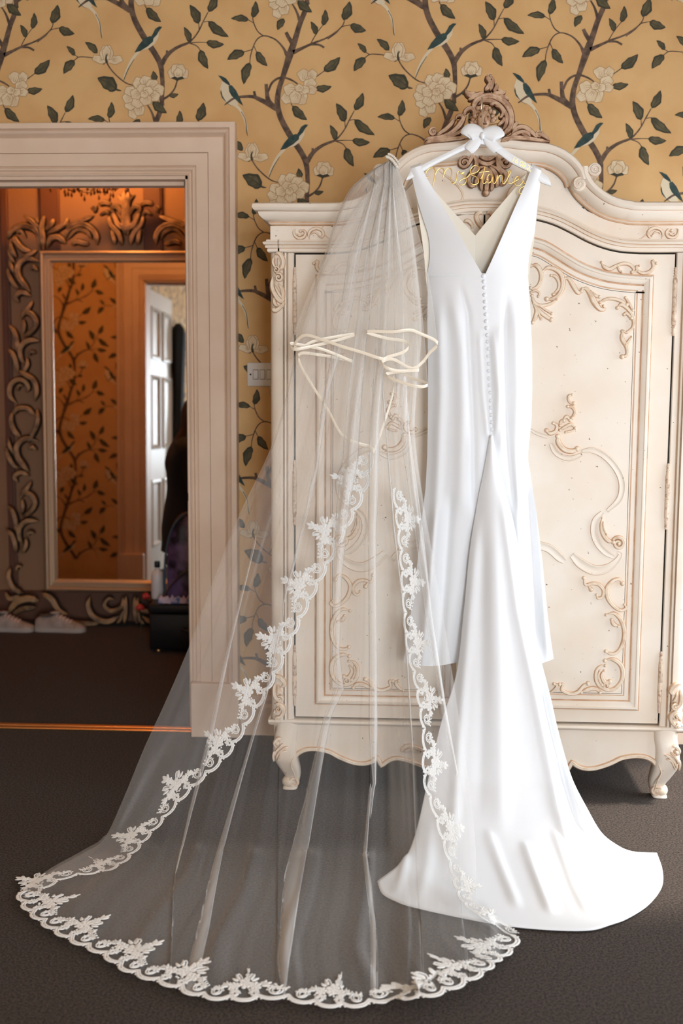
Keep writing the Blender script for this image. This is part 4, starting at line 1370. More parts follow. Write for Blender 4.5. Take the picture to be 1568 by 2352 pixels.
gown = empty('wedding_gown', (P(1112, 1500, 3.6)[0], 3.45, 0), 'long white wedding gown with V back, covered buttons and floor train, on the hanger', 'wedding dress')
GL = [(978, 628), (981, 640), (982, 660), (981, 738), (982.5, 815), (982.5, 943), (981, 1045), (977, 1121), (970, 1180), (962, 1260), (950, 1360), (938, 1450), (926, 1522)]
GR = [(1211, 628), (1212, 640), (1217, 703), (1221, 790), (1222, 892), (1220, 968), (1213, 1032), (1212, 1057), (1217, 1083), (1231, 1173), (1245, 1288), (1256, 1403), (1264, 1470), (1271, 1522)]
GF = [([(1053, 640), (1074, 720), (1080, 850), (1087, 1000), (1090, 1200)], 7, -0.010), ([(1036, 650), (1058, 800), (1062, 950), (1058, 1200)], 16, 0.014),
      ([(1008, 660), (1012, 900), (1004, 1100), (985, 1440)], 12, 0.013), ([(1185, 660), (1190, 900), (1186, 1100), (1200, 1420)], 15, 0.015),
      ([(1145, 740), (1150, 900), (1152, 1050)], 9, 0.010), ([(1164, 660), (1158, 850), (1166, 1000), (1185, 1200)], 7, -0.010),
      ([(1225, 1090), (1243, 1300), (1260, 1540)], 8, 0.014), ([(1002, 1150), (985, 1350), (965, 1560)], 11, 0.022), ([(1035, 1120), (1020, 1350), (1000, 1560)], 11, -0.016),
      ([(1100, 750), (1108, 900), (1122, 1020)], 7, 0.007), ([(1132, 750), (1143, 900), (1138, 1020)], 7, 0.009), ([(1119, 760), (1126, 900), (1130, 1020)], 6, -0.006),
      ([(1210, 1080), (1222, 1250), (1235, 1500)], 7, -0.012)]


def gown_y(px, py, xl, xr):
    u = (px - (xl + xr) / 2) / ((xr - xl) / 2)
    return 3.600 + 0.062 * abs(u) ** 2.6 - fold_disp(px, py, GF)


NB = 96
rows = []
for y in np.linspace(628, 1522, 150):
    xl, xr = edge_at(GL, y), edge_at(GR, y)
    hemdip = 0.0
    row = []
    for k in range(NB + 1):
        x = xl + (xr - xl) * k / NB
        yy = y
        if y > 1400:
            q = (k / NB)
            yy = y + (y - 1400) / 122 * (8 * math.sin(q * 9) - 12 * max(0, q - 0.85) / 0.15)
        row.append(P(x, yy, gown_y(x, y, xl, xr)))
    rows.append(row)
body = rows
# far side of the skirt, closing the tube
frontrows = []
for r in rows:
    a, b = r[0], r[-1]
    fr_ = []
    for k in range(25):
        t = k / 24
        q = b * (1 - t) + a * t
        fr_.append(np.array([q[0], q[1] + 0.045 * math.sin(math.pi * t) ** 0.7, q[2]]))
    frontrows.append(fr_)
mb = MB()
mb.grid(body)
keep(mb.build('skirt_back', MAT['crepe']), gown)
mb = MB()
mb.grid(frontrows)
keep(mb.build('skirt_front', MAT['crepe']), gown)


def strip(outer, inner, Yo, Yi, n=14, rows_n=40, bulge=0.008, blend=False):
    O, I = interp_path(outer, rows_n), interp_path(inner, rows_n)
    out = []
    for r in range(rows_n):
        t = r / (rows_n - 1)
        row = []
        for k in range(n + 1):
            q = k / n
            Y = (Yo[0] * (1 - t) + Yo[1] * t) * (1 - q) + (Yi[0] * (1 - t) + Yi[1] * t) * q
            Y -= bulge * math.sin(math.pi * q) * (1 - t)
            if blend:
                x_, y_ = O[r, 0] * (1 - q) + I[r, 0] * q, O[r, 1] * (1 - q) + I[r, 1] * q
                tt = t ** 2
                Y = Y * (1 - tt) + (gown_y(x_, 629, 978, 1211) - 0.0008) * tt
            row.append(P(O[r, 0] * (1 - q) + I[r, 0] * q, O[r, 1] * (1 - q) + I[r, 1] * q, Y))
        out.append(row)
    return out


bl_o = [(942, 388), (950, 425), (960, 465), (972, 505), (984, 545), (987, 590), (979.5, 634)]
bl_i = [(966, 380), (985, 418), (1018, 473), (1068, 562), (1092, 604), (1111, 636)]
br_o = [(1243, 392), (1240, 425), (1234, 470), (1229, 520), (1225, 560), (1218, 600), (1211.5, 634)]
br_i = [(1221, 381), (1205, 425), (1180, 481), (1147, 557), (1128, 600), (1111, 636)]
fl_o = [(947, 390), (958, 470), (966, 530), (973, 580), (978, 640), (984, 700)]
fl_i = [(966, 384), (985, 424), (1020, 463), (1046, 492), (1091, 541), (1091, 700)]
fr_o = [(1241, 394), (1236, 460), (1230, 520), (1222, 580), (1214, 640), (1214, 700)]
fr_i = [(1219, 384), (1205, 400), (1189, 424), (1133, 489), (1091, 541), (1091, 700)]
for nm, o_, i_, yo, yi, m in (('bodice_back', bl_o, bl_i, (3.598, 3.657), (3.598, 3.594), 'crepe'), ('bodice_back', br_o, br_i, (3.598, 3.657), (3.598, 3.594), 'crepe')):
    mb = MB()
    mb.grid(strip(o_, i_, yo, yi, blend=True))
    ob = keep(mb.build(nm, MAT[m]), gown)
mb = MB()


def lin(keys, y):
    return np.interp(y, [q[1] for q in keys], [q[0] for q in keys])


fo_l, fi_l = fl_o, [(966, 384), (985, 424), (1046, 492), (1091, 541)]
fo_r, fi_r = fr_o, [(1219, 384), (1189, 424), (1133, 489), (1091, 541)]
for o_, i_ in ((fo_l, fi_l), (fo_r, fi_r)):
    rr = []
    for y in np.linspace(386, 541, 32):
        t = (y - 386) / 314
        row = []
        for k in range(13):
            q = k / 12
            row.append(P(lin(o_, y) * (1 - q) + lin(i_, y) * q, y, (3.632 + 0.040 * t) * (1 - q) + (3.632 + 0.060 * t) * q))
        rr.append(row)
    mb.grid(rr)
    rr = []
    for y in np.linspace(541, 700, 24):
        t = (y - 386) / 314
        row = []
        for k in range(13):
            q = k / 12
            row.append(P(lin(o_, y) * (1 - q) + 1091 * q, y, (3.632 + 0.040 * t) * (1 - q) + (3.632 + 0.060 * t) * q))
        rr.append(row)
    mb.grid(rr)
keep(mb.build('bodice_front_lining', MAT['lining']), gown)
for o_, i_, o2, i2 in ((bl_o, bl_i, fl_o, fl_i), (br_o, br_i, fr_o, fr_i)):       # shoulder straps folded over the hanger
    mb = MB()
    rr = []
    for k in range(9):
        t = k / 8
        Y = 3.598 * (1 - t) + 3.632 * t
        dz = 0.010 * math.sin(math.pi * t)
        a, b = P(*o_[0], 3.598), P(*i_[0], 3.598)
        row = [a * (1 - s) + b * s for s in np.linspace(0, 1, 8)]
        rr.append([np.array([q[0], Y - 0.0, q[2] + dz]) for q in row])
    mb.grid(rr)
    keep(mb.build('shoulder_strap', MAT['crepe']), gown)

# train
TL = [(1126, 1000), (1112, 1080), (1098, 1150), (1080, 1260), (1066, 1400), (1048, 1548), (1011, 1667), (982, 1796), (954, 1915), (925, 1977), (866, 2025)]
TRR = [(1130, 1000), (1142, 1060), (1160, 1130), (1178, 1200), (1195, 1288), (1213, 1390), (1228, 1470), (1243, 1522), (1264, 1605), (1278, 1667), (1297, 1739), (1316, 1796), (1345, 1853), (1378, 1910), (1412, 1939), (1450, 1956), (1508, 1960)]
TH = [(866, 2025), (877, 2053), (906, 2070), (939, 2082), (1011, 2099), (1106, 2118), (1183, 2130), (1288, 2138), (1359, 2137), (1402, 2125), (1440, 2111), (1488, 2080), (1519, 2039), (1521, 2000), (1508, 1960)]
NR, NC = 150, 130
Lp, Rp, Hp = interp_path(TL, NR), interp_path(TRR, NR), interp_path(TH, NC)
TF = [([(1150, 1080), (1190, 1400), (1232, 1600), (1280, 1850), (1345, 2060)], 15, 0.026), ([(1168, 1150), (1215, 1450), (1256, 1640), (1310, 1850), (1380, 2030)], 10, -0.020),
      ([(1100, 1150), (1078, 1400), (1062, 1600), (1045, 1850), (1015, 2060)], 13, 0.014), ([(1245, 1530), (1290, 1740), (1350, 1900), (1430, 2010)], 12, 0.020),
      ([(1130, 1100), (1140, 1400), (1148, 1700), (1150, 1950)], 22, 0.012), ([(1110, 1200), (1105, 1600), (1100, 1900)], 16, -0.010)]
TW = [([(1115, 1900), (1155, 2005), (1192, 2095)], 12, 0.016), ([(1200, 1930), (1232, 2020), (1268, 2110)], 11, 0.022),
      ([(1245, 1975), (1272, 2040), (1296, 2105)], 9, -0.010), ([(1268, 1900), (1318, 2040), (1356, 2112)], 10, 0.018), ([(1320, 1890), (1385, 2010), (1432, 2085)], 12, 0.013),
      ([(1395, 1945), (1440, 2005), (1478, 2055)], 10, 0.012), ([(935, 1960), (920, 2020), (908, 2062)], 9, 0.016),
      ([(990, 1880), (980, 1990), (962, 2078)], 14, 0.010)]
rows = []
for i in range(NR):
    v = i / (NR - 1)
    w = np.clip((v - 0.62) / 0.38, 0, 1)
    w = w ** 1.7
    row = []
    for j in range(NC):
        u = j / (NC - 1)
        base = Lp[i] * (1 - u) + Rp[i] * u
        end = Lp[-1] * (1 - u) + Rp[-1] * u
        x, y = base + w * (Hp[j] - end)
        c = 1 - (2 * u - 1) ** 2
        Yh = np.interp(y, [1000, 1200, 1500, 1800, 2000, 2160], [3.588, 3.560, 3.50, 3.40, 3.28, 3.05]) + 0.05 * (1 - c) * min(1, v * 3) - 0.010 * c
        d = fold_disp(x, y, TF)
        q = P(x, y, Yh - d)
        hemw = np.clip((v - 0.80) / 0.20, 0, 1)
        hemw = hemw * hemw * (3 - 2 * hemw)
        kk = 0.060
        zs = kk * np.logaddexp(0, q[2] / kk) * (1 - hemw) + 0.005 * hemw
        q = F(x, y, min(zs, CAM_H - 0.02)) if q[2] < 0.75 else q
        e = fold_disp(x, y, TW)
        q = q + np.array([0, -0.20 * e, 0.60 * max(e, -0.006)]) * (1 - 0.9 * np.clip((v - 0.93) / 0.07, 0, 1))
        q[2] = max(q[2], 0.0045)
        row.append(q)
    rows.append(row)
mb = MB()
mb.grid(rows)
tr_ = keep(mb.build('train', MAT['crepe']), gown)
sol = tr_.modifiers.new('thickness', 'SOLIDIFY')
sol.thickness = 0.0018
sol.offset = -1
# covered buttons down the back
BX = [743, 748, 752, 755, 758, 760, 767, 768, 773, 778, 780, 788, 787, 790, 789, 793, 797, 803, 809, 810, 812, 815, 819, 820]
BY = [290, 340, 395, 460, 520, 578, 635, 697, 757, 822, 880, 945, 1012, 1080, 1145, 1212, 1273, 1340, 1412, 1477, 1540, 1607, 1673, 1737]
bm_ = MB()
rb = 0.0061
bm_.lathe([(0.0001, 0.0048), (rb * 0.5, 0.0044), (rb * 0.85, 0.0028), (rb, 0.0006), (rb * 0.9, -0.001), (0.0001, -0.0014)], (0, 0, 0), axis='y', n=14)
b0 = None
for k, (x, y) in enumerate(zip(BX, BY)):
    px, py = topx('D', x, y)
    xl, xr = edge_at(GL, py), edge_at(GR, py)
    loc = P(px, py, gown_y(px, py, xl, xr) - 0.002)
    if b0 is None:
        b0 = bm_.build('button', MAT['button'])
        bo = b0
    else:
        bo = b0.copy()
        COL.objects.link(bo)
    bo.location = Vector(loc) - Vector(gown.location)
    bo.parent = gown

# ================================================================== HANGER with bow, wire name and date
YHG = 3.606
hang = empty('wedding_hanger', (P(1107, 300, YHG)[0], YHG, P(1107, 300, YHG)[2]), 'white wooden hanger with a bow and gold wire lettering, hooked on the crest', 'hanger')


def hz(pts, Y):
    return [P(*topx('c6', q[0], q[1]), Y) for q in pts]


top = crom([(113, 938), (150, 868), (220, 830), (300, 787), (400, 737), (500, 688), (600, 640), (660, 590), (737, 566), (810, 590), (880, 650), (940, 700), (1000, 738), (1080, 785), (1150, 826), (1215, 870), (1280, 918), (1303, 986)], 3)
bot = crom([(118, 942), (165, 920), (250, 872), (340, 817), (440, 767), (540, 717), (620, 682), (680, 656), (735, 646), (795, 664), (850, 708), (900, 742), (960, 787), (1040, 832), (1130, 878), (1205, 948), (1260, 974), (1299, 988)], 3)
mb = MB()
A0, B0 = hz(top, YHG - 0.006), hz(bot, YHG - 0.006)
A1 = [q + np.array([0, 0.012, 0]) for q in A0]
B1 = [q + np.array([0, 0.012, 0]) for q in B0]
mb.grid([A1, A0, [q * 0.85 + p_ * 0.15 + np.array([0, -0.0015, 0]) for q, p_ in zip(A0, B0)], [q * 0.15 + p_ * 0.85 + np.array([0, -0.0015, 0]) for q, p_ in zip(A0, B0)], B0, B1, A1])
keep(mb.build('arm', MAT['hanger'], auto=50), hang)
mb = MB()
hk = [(737, 560), (737, 480), (737, 400), (738, 330)]
pts3 = [P(*topx('c6', x, y), YHG) for x, y in hk]
t0 = pts3[-1]
for k in range(1, 9):
    a = math.pi * k / 8
    pts3.append(t0 + np.array([0, 0.045 * (1 - math.cos(a)) / 2 * 1.0, 0.03 * math.sin(a)]))
mb.tube(pts3, 0.0016, 8)
keep(mb.build('hook', MAT['silver']), hang)
PIL = [(-1, 0), (-0.86, 0.5), (-0.5, 0.86), (-0.12, 1.0), (0.0, 0.94), (0.12, 1.0), (0.5, 0.86), (0.86, 0.5), (1, 0)]
MB_ = lambda a, b, h: (CX + a, YHG - 0.010 - h, b)


def bowpart(name, pts, hgt, taper=(0.6, 0.8), fold=0.0):
    m_ = MB()
    A = wf('c6', pts, YHG)
    stroke(m_, A, MB_, hgt, n=8, taper=taper, prof=PIL, mi=[0] * 8)
    stroke(m_, A, lambda a, b, h: (CX + a, YHG - 0.009 + h * 0.15, b), hgt, n=8, taper=taper, prof=PIL, mi=[0] * 8)
    return keep(m_.build(name, MAT['bow']), hang)


bowpart('bow_tail', [(728, 588, 16), (694, 622, 38), (664, 658, 44), (634, 690, 42), (622, 706, 34)], 0.006, taper=(0.8, 0.95))
bowpart('bow_tail', [(748, 588, 16), (788, 622, 38), (822, 658, 42), (850, 690, 38), (860, 704, 30)], 0.006, taper=(0.8, 0.95))
bowpart('bow_loop', [(744, 574, 20), (716, 562, 44), (680, 556, 62), (642, 558, 70), (615, 572, 62), (604, 590, 44)], 0.013, taper=(0.8, 0.9))
bowpart('bow_loop', [(732, 574, 20), (760, 566, 42), (800, 566, 60), (840, 574, 68), (866, 590, 58), (876, 608, 40)], 0.013, taper=(0.8, 0.9))
mb = MB()
q = P(*topx('c6', 738, 576), YHG - 0.020)
mb.ball(q, 0.0070, 0.009, 0.011, 12, 10)
keep(mb.build('bow_knot', MAT['bow']), hang)
LET = [[(300, 915), (283, 918), (274, 900), (282, 868), (305, 845), (335, 840), (350, 858), (352, 892), (345, 935), (334, 984)], [(350, 900), (368, 862), (395, 842), (420, 850), (425, 880), (417, 918)],
       [(420, 900), (437, 862), (462, 842), (483, 850), (488, 885), (483, 930), (494, 966), (512, 962), (528, 930), (533, 885), (545, 868), (556, 882), (572, 888), (588, 878)],
       [(590, 872), (572, 884), (590, 905), (606, 930), (602, 960), (580, 980), (555, 972), (552, 950), (575, 932), (610, 920), (640, 890), (668, 884), (700, 870), (713, 845), (700, 825), (675, 820), (650, 840),
        (640, 870), (655, 900), (690, 915), (708, 940), (700, 966), (670, 978), (643, 964)],
       [(725, 930), (748, 880), (760, 828)], [(756, 845), (744, 900), (738, 945), (750, 968), (770, 955), (782, 930)], [(712, 880), (750, 872), (795, 868)],
       [(822, 902), (802, 890), (782, 908), (776, 944), (790, 964), (812, 945), (826, 898), (821, 945), (834, 968), (850, 950), (860, 905), (864, 902), (862, 945), (859, 972)],
       [(860, 935), (880, 902), (900, 905), (901, 945), (910, 970), (928, 952), (955, 905), (969, 868), (960, 858), (950, 890), (946, 940), (957, 970), (978, 964), (1006, 950), (1036, 930), (1030, 910), (1011, 920),
        (1001, 950), (1012, 980), (1040, 985), (1065, 962), (1076, 932), (1079, 960), (1096, 970), (1116, 932)],
       [(1116, 932), (1106, 985), (1086, 1030), (1060, 1052), (1038, 1040), (1048, 1010), (1090, 985), (1160, 952), (1222, 956)]]
for L_ in LET:
    mb = MB()
    C_ = crom(L_, 5)
    mb.tube([P(*topx('c6', x, y), YHG - 0.002) for x, y in C_], 0.0017, 7)
    keep(mb.build('wire_letter', MAT['gold']), hang)
# small gold date on the right arm
for pth in ([(286, 868), (320, 850), (352, 868)],):
    pass
fc = bpy.data.curves.new('date_text', 'FONT')
fc.body = '16.08.22'
fc.size = 0.0145
fc.extrude = 0.0006
fc.offset = -0.0002
tmp = bpy.data.objects.new('date_tmp', fc)
COL.objects.link(tmp)
bpy.context.view_layer.update()
me = bpy.data.meshes.new_from_object(tmp.evaluated_get(bpy.context.evaluated_depsgraph_get()))
bpy.data.objects.remove(tmp)
me.materials.clear()
me.materials.append(MAT['gold'])
dt = bpy.data.objects.new('wire_date', me)
COL.objects.link(dt)
pa, pb = P(*topx('c6', 972, 780), YHG - 0.0085), P(*topx('c6', 1140, 876), YHG - 0.0085)
ang = math.atan2(pb[2] - pa[2], pb[0] - pa[0])
wd = max(v.co.x for v in me.vertices)
sc_ = np.linalg.norm(pb - pa) / wd
dt.matrix_world = Matrix.Translation(Vector(pa)) @ Matrix.Rotation(-ang, 4, 'Y') @ Matrix.Rotation(math.pi / 2, 4, 'X') @ Matrix.Scale(sc_, 4)
dt.parent = hang
dt.matrix_parent_inverse = Matrix.Translation(-Vector(hang.location))

# ================================================================== VEIL
veil = empty('bridal_veil', (-0.2, 3.3, 0), 'long sheer ivory tulle veil with lace hem spread over the carpet, hanging beside the gown', 'veil')
VL = [(898, 366), (868, 382), (832, 408), (800, 440), (768, 510), (737, 610), (690, 760), (632, 1000), (550, 1180), (495, 1320), (440, 1470), (385, 1600), (330, 1720), (285, 1830), (240, 1925), (195, 1957), (110, 2005), (48, 2055)]
VR = [(908, 372), (925, 420), (942, 500), (958, 620), (968, 760), (958, 880), (953, 1000), (972, 1150), (998, 1300), (1022, 1440), (1042, 1570), (1062, 1700), (1082, 1830), (1092, 1950), (1094, 2050), (1100, 2085), (1145, 2115), (1186, 2150)]
VH = [(48, 2055), (60, 2086), (110, 2130), (170, 2165), (240, 2197), (300, 2236), (400, 2270), (470, 2294), (560, 2300), (640, 2296), (720, 2310), (800, 2316), (900, 2300), (1000, 2284), (1080, 2250), (1130, 2216), (1170, 2186), (1186, 2150)]


def yhang(y):
    return np.interp(y, [360, 460, 800, 1300, 1700, 1960, 2300], [3.688, 3.600, 3.530, 3.470, 3.400, 3.330, 3.18])


VN = 170


def soft_floor(x, y, Y, zmin=0.006, kk=0.045, hem=0.0):
    """hang at depth Y and settle onto the carpet in a soft curve"""
    sm = lambda a, b, t: float(np.clip((t - a) / (b - a), 0, 1)) ** 2 * (3 - 2 * float(np.clip((t - a) / (b - a), 0, 1)))
    over = sm(880, 970, x) * sm(1380, 1720, y)             # the right side lies over the gown's train
    Y = Y - 0.15 * over
    zmin = zmin + 0.026 * over * (1 - sm(1105, 1160, x))
    q = P(x, y, Y)
    if q[2] > 0.75:
        return q
    z = kk * float(np.logaddexp(0, q[2] / kk)) * (1 - hem) + zmin * max(0.0, 1 - q[2] / 0.75)
    return F(x, y, z)


VLp, VRp = interp_path(VL, VN), interp_path(VR, VN)
# folded bands: (y, left x, right x)
BANDS = [
    [(430, 858, 862), (600, 800, 826), (760, 775, 800), (900, 745, 757), (1100, 716, 727), (1280, 676, 684), (1420, 640, 645)],
    [(420, 880, 884), (600, 838, 866), (780, 815, 842), (900, 799, 832), (1060, 785, 822), (1165, 772, 802), (1330, 762, 785), (1500, 766, 780), (1580, 772, 790), (1640, 745, 762), (1814, 698, 726), (1937, 657, 699), (2058, 642, 668), (2100, 655, 660)],
    [(420, 893, 897), (620, 872, 898), (800, 862, 886), (960, 850, 872), (1130, 846, 868), (1280, 842, 862), (1400, 834, 854), (1500, 822, 842), (1592, 813, 833), (1668, 806, 827), (1754, 796, 806), (1830, 784, 787)],
    [(420, 900, 903), (620, 905, 926), (800, 905, 930), (960, 915, 940), (1200, 952, 972), (1400, 976, 994), (1600, 1010, 1024), (1750, 1042, 1050)],
    [(880, 876, 880), (1000, 886, 890), (1200, 901, 906), (1400, 924, 930), (1500, 931, 936), (1700, 945, 948)],
    [(1250, 585, 590), (1500, 520, 530), (1700, 478, 490), (1850, 440, 448), (1960, 415, 419)],
    [(1450, 640, 646), (1600, 608, 615), (1750, 560, 568), (1900, 510, 524), (2020, 474, 498), (2100, 446, 474), (2170, 398, 420), (2210, 384, 390)],
    [(1780, 846, 852), (1900, 828, 838), (2000, 840, 852), (2090, 838, 850), (2170, 818, 832), (2240, 806, 812)],
]


def band_at(b, y):
    ks = np.array(b, float)
    if y <= ks[0, 0] or y >= ks[-1, 0]:
        x = np.interp(y, ks[:, 0], (ks[:, 1] + ks[:, 2]) / 2)
        return x, x
    return np.interp(y, ks[:, 0], ks[:, 1]), np.interp(y, ks[:, 0], ks[:, 2])


SEG = 26


SP = rng.uniform(0, 6.28, 12)


def strand(s, v):
    """uneven gathering: fine pleats pressed into the top of the fan, dying out downwards"""
    k = 1 - 0.8 * float(np.clip((v - 0.15) / 0.5, 0, 1))
    q = math.sin(23 * s * 6.28 + SP[0]) + math.sin(37 * s * 6.28 + SP[1] + 2 * v) + 0.8 * math.sin(61 * s * 6.28 + SP[2]) + 0.6 * math.sin(11 * s * 6.28 + SP[3])
    return max(0.35, 1 + 0.28 * k * q)


def gath(wpx):
    """how many plies of net are gathered into a given width of the fan"""
    return float(np.clip((520.0 / max(wpx, 20)) ** 0.75, 1.0, 4.2))


PH = rng.uniform(0, 6.28, 8)
NCOLS = None
main_rows = []
main_g = []
slopes_l = (VLp[-1] - VLp[0])
for i in range(VN):
    v = i / (VN - 1)
    L_, R_ = VLp[i], VRp[i]
    ym = (L_[1] + R_[1]) / 2
    ss, lay = [0.0], [0.0]
    bb = []
    for b in BANDS:
        xa, xb = band_at(b, ym)
        # bands end: park the degenerate fold where its path extrapolates towards the comb
        sa = (xa - L_[0]) / max(1e-6, R_[0] - L_[0])
        sb = (xb - L_[0]) / max(1e-6, R_[0] - L_[0])
        bb.append((sa, sb))
    order = [0, 1, 2, 3]
    # keep a fixed column order: sort bands by the position they have at mid height
    idx = [5, 6, 0, 1, 7, 2, 4, 3]
    prev = 0.0
    cols, layer = [], []
    for k in idx:
        sa, sb = bb[k]
        c, hw = (sa + sb) / 2, (sb - sa) / 2
        c = min(max(c, prev + 0.012), 0.985 - 0.012 * (len(idx) - idx.index(k)))
        a_, b_ = c - hw, c + hw
        cols += list(np.linspace(prev, b_, SEG, endpoint=False))
        layer += [0.0] * SEG
        cols += list(np.linspace(b_, a_, 8, endpoint=False))
        layer += list(np.sin(np.linspace(0, math.pi, 8)))
        prev = a_
    cols += list(np.linspace(prev, 1.0, SEG))
    layer += [0.0] * SEG
    cols, layer = np.array(cols), np.array(layer)
    NCOLS = len(cols)
    w = np.clip((v - 0.72) / 0.28, 0, 1) ** 1.5
    if i == 0:
        HPp = interp_path(VH, 400)
    U = np.linspace(0, 1, NCOLS)
    row = []
    for j in range(NCOLS):
        s = cols[j]
        base = L_ * (1 - s) + R_ * s
        end = VLp[-1] * (1 - s) + VRp[-1] * s
        hp = np.array([np.interp(s, np.linspace(0, 1, 400), HPp[:, 0]), np.interp(s, np.linspace(0, 1, 400), HPp[:, 1])])
        x, y = base + w * (hp - end)
        Yh = yhang(y)
        amp = 0.002 + 0.022 * np.clip((v - 0.08) / 0.4, 0, 1) * (1 - 0.75 * np.clip((v - 0.7) / 0.3, 0, 1))
        hf = 1 - 0.75 * np.clip(v / 0.5, 0, 1)
        ph = (math.sin(2 * math.pi * 7 * s + PH[0] + 1.2 * v) + 0.55 * math.sin(2 * math.pi * 13 * s + PH[1] - 2.1 * v) + 0.6 * hf * math.sin(2 * math.pi * 29 * s + PH[2] + 3 * v)
              + 0.45 * hf * math.sin(2 * math.pi * 47 * s + PH[3] + 2 * v))
        edge = min(1.0, s / 0.05, (1 - s) / 0.05)
        Y = Yh - amp * ph * edge * 0.5 - 0.020 * layer[j] + 0.03 * (1 - edge)
        q = soft_floor(x, y, Y, 0.004, hem=float(np.clip((v - 0.86) / 0.12, 0, 1)))
        if q[2] < 0.03:
            q[2] += 0.004 + 0.007 * max(0, ph) * (1 - np.clip((v - 0.97) / 0.03, 0, 1)) + 0.003 * layer[j]
        row.append(q)
        main_g.append(gath(R_[0] - L_[0]) * (1 + 1.2 * layer[j]) * strand(s, v))
    main_rows.append(row)
mb = MB()
mb.grid(main_rows)
mainv = keep(mb.build('long_tier', MAT['tulle']), veil)
mb.gather(mainv, main_g)

# side returns: the sheet folds back at each silhouette and ends in a lace edge
LD = [(902, 374), (892, 560), (880, 760), (866, 920), (852, 1040), (832, 1130), (782, 1230), (727, 1340), (674, 1450), (632, 1545), (572, 1650), (517, 1735), (432, 1815), (347, 1910), (264, 1990), (150, 2015), (60, 2062)]
RD = [(906, 376), (912, 560), (910, 760), (902, 920), (892, 1040), (908, 1150), (920, 1260), (928, 1380), (936, 1480), (958, 1580), (974, 1690), (976, 1790), (1000, 1870), (1030, 1970), (1058, 2060), (1100, 2100), (1180, 2150)]


def side_return(sil, edge, off, n=30, name='side_return', ph0=0.0):
    E_ = interp_path(edge, VN)
    # match the silhouette to the edge row by row through the image height
    rows = []
    for i in range(VN):
        v = i / (VN - 1)
        S_ = sil[i]
        row = []
        for k in range(n + 1):
            u = k / n
            x, y = S_ * (1 - u) + E_[i] * u
            o = off * math.sin(min(1, u * 1.6) * math.pi / 2) * min(1, v * 4) * (1 - np.clip((v - 0.80) / 0.2, 0, 1))
            wv = 0.010 * math.sin(u * 14 + ph0 + v * 3) * min(1, v * 3) * min(1, u * 4) * (1 - np.clip((v - 0.8) / 0.2, 0, 1))
            q = soft_floor(x, y, yhang(y) + 0.03 * (1 - min(1, u * 6)) + o + wv, 0.006, hem=float(np.clip((v - 0.86) / 0.12, 0, 1)))
            row.append(q)
        rows.append(row)
    m_ = MB()
    m_.grid(rows)
    so = keep(m_.build(name, MAT['tulle']), veil)
    m_.gather(so, [gath(2.2 * abs(VRp[i][0] - VLp[i][0])) for i in range(VN) for k in range(n + 1)])
    return rows


lrows = side_return(VLp, LD, 0.085, 40, ph0=0.4)
rrows = side_return(VRp, RD, 0.055, 16, ph0=2.0)

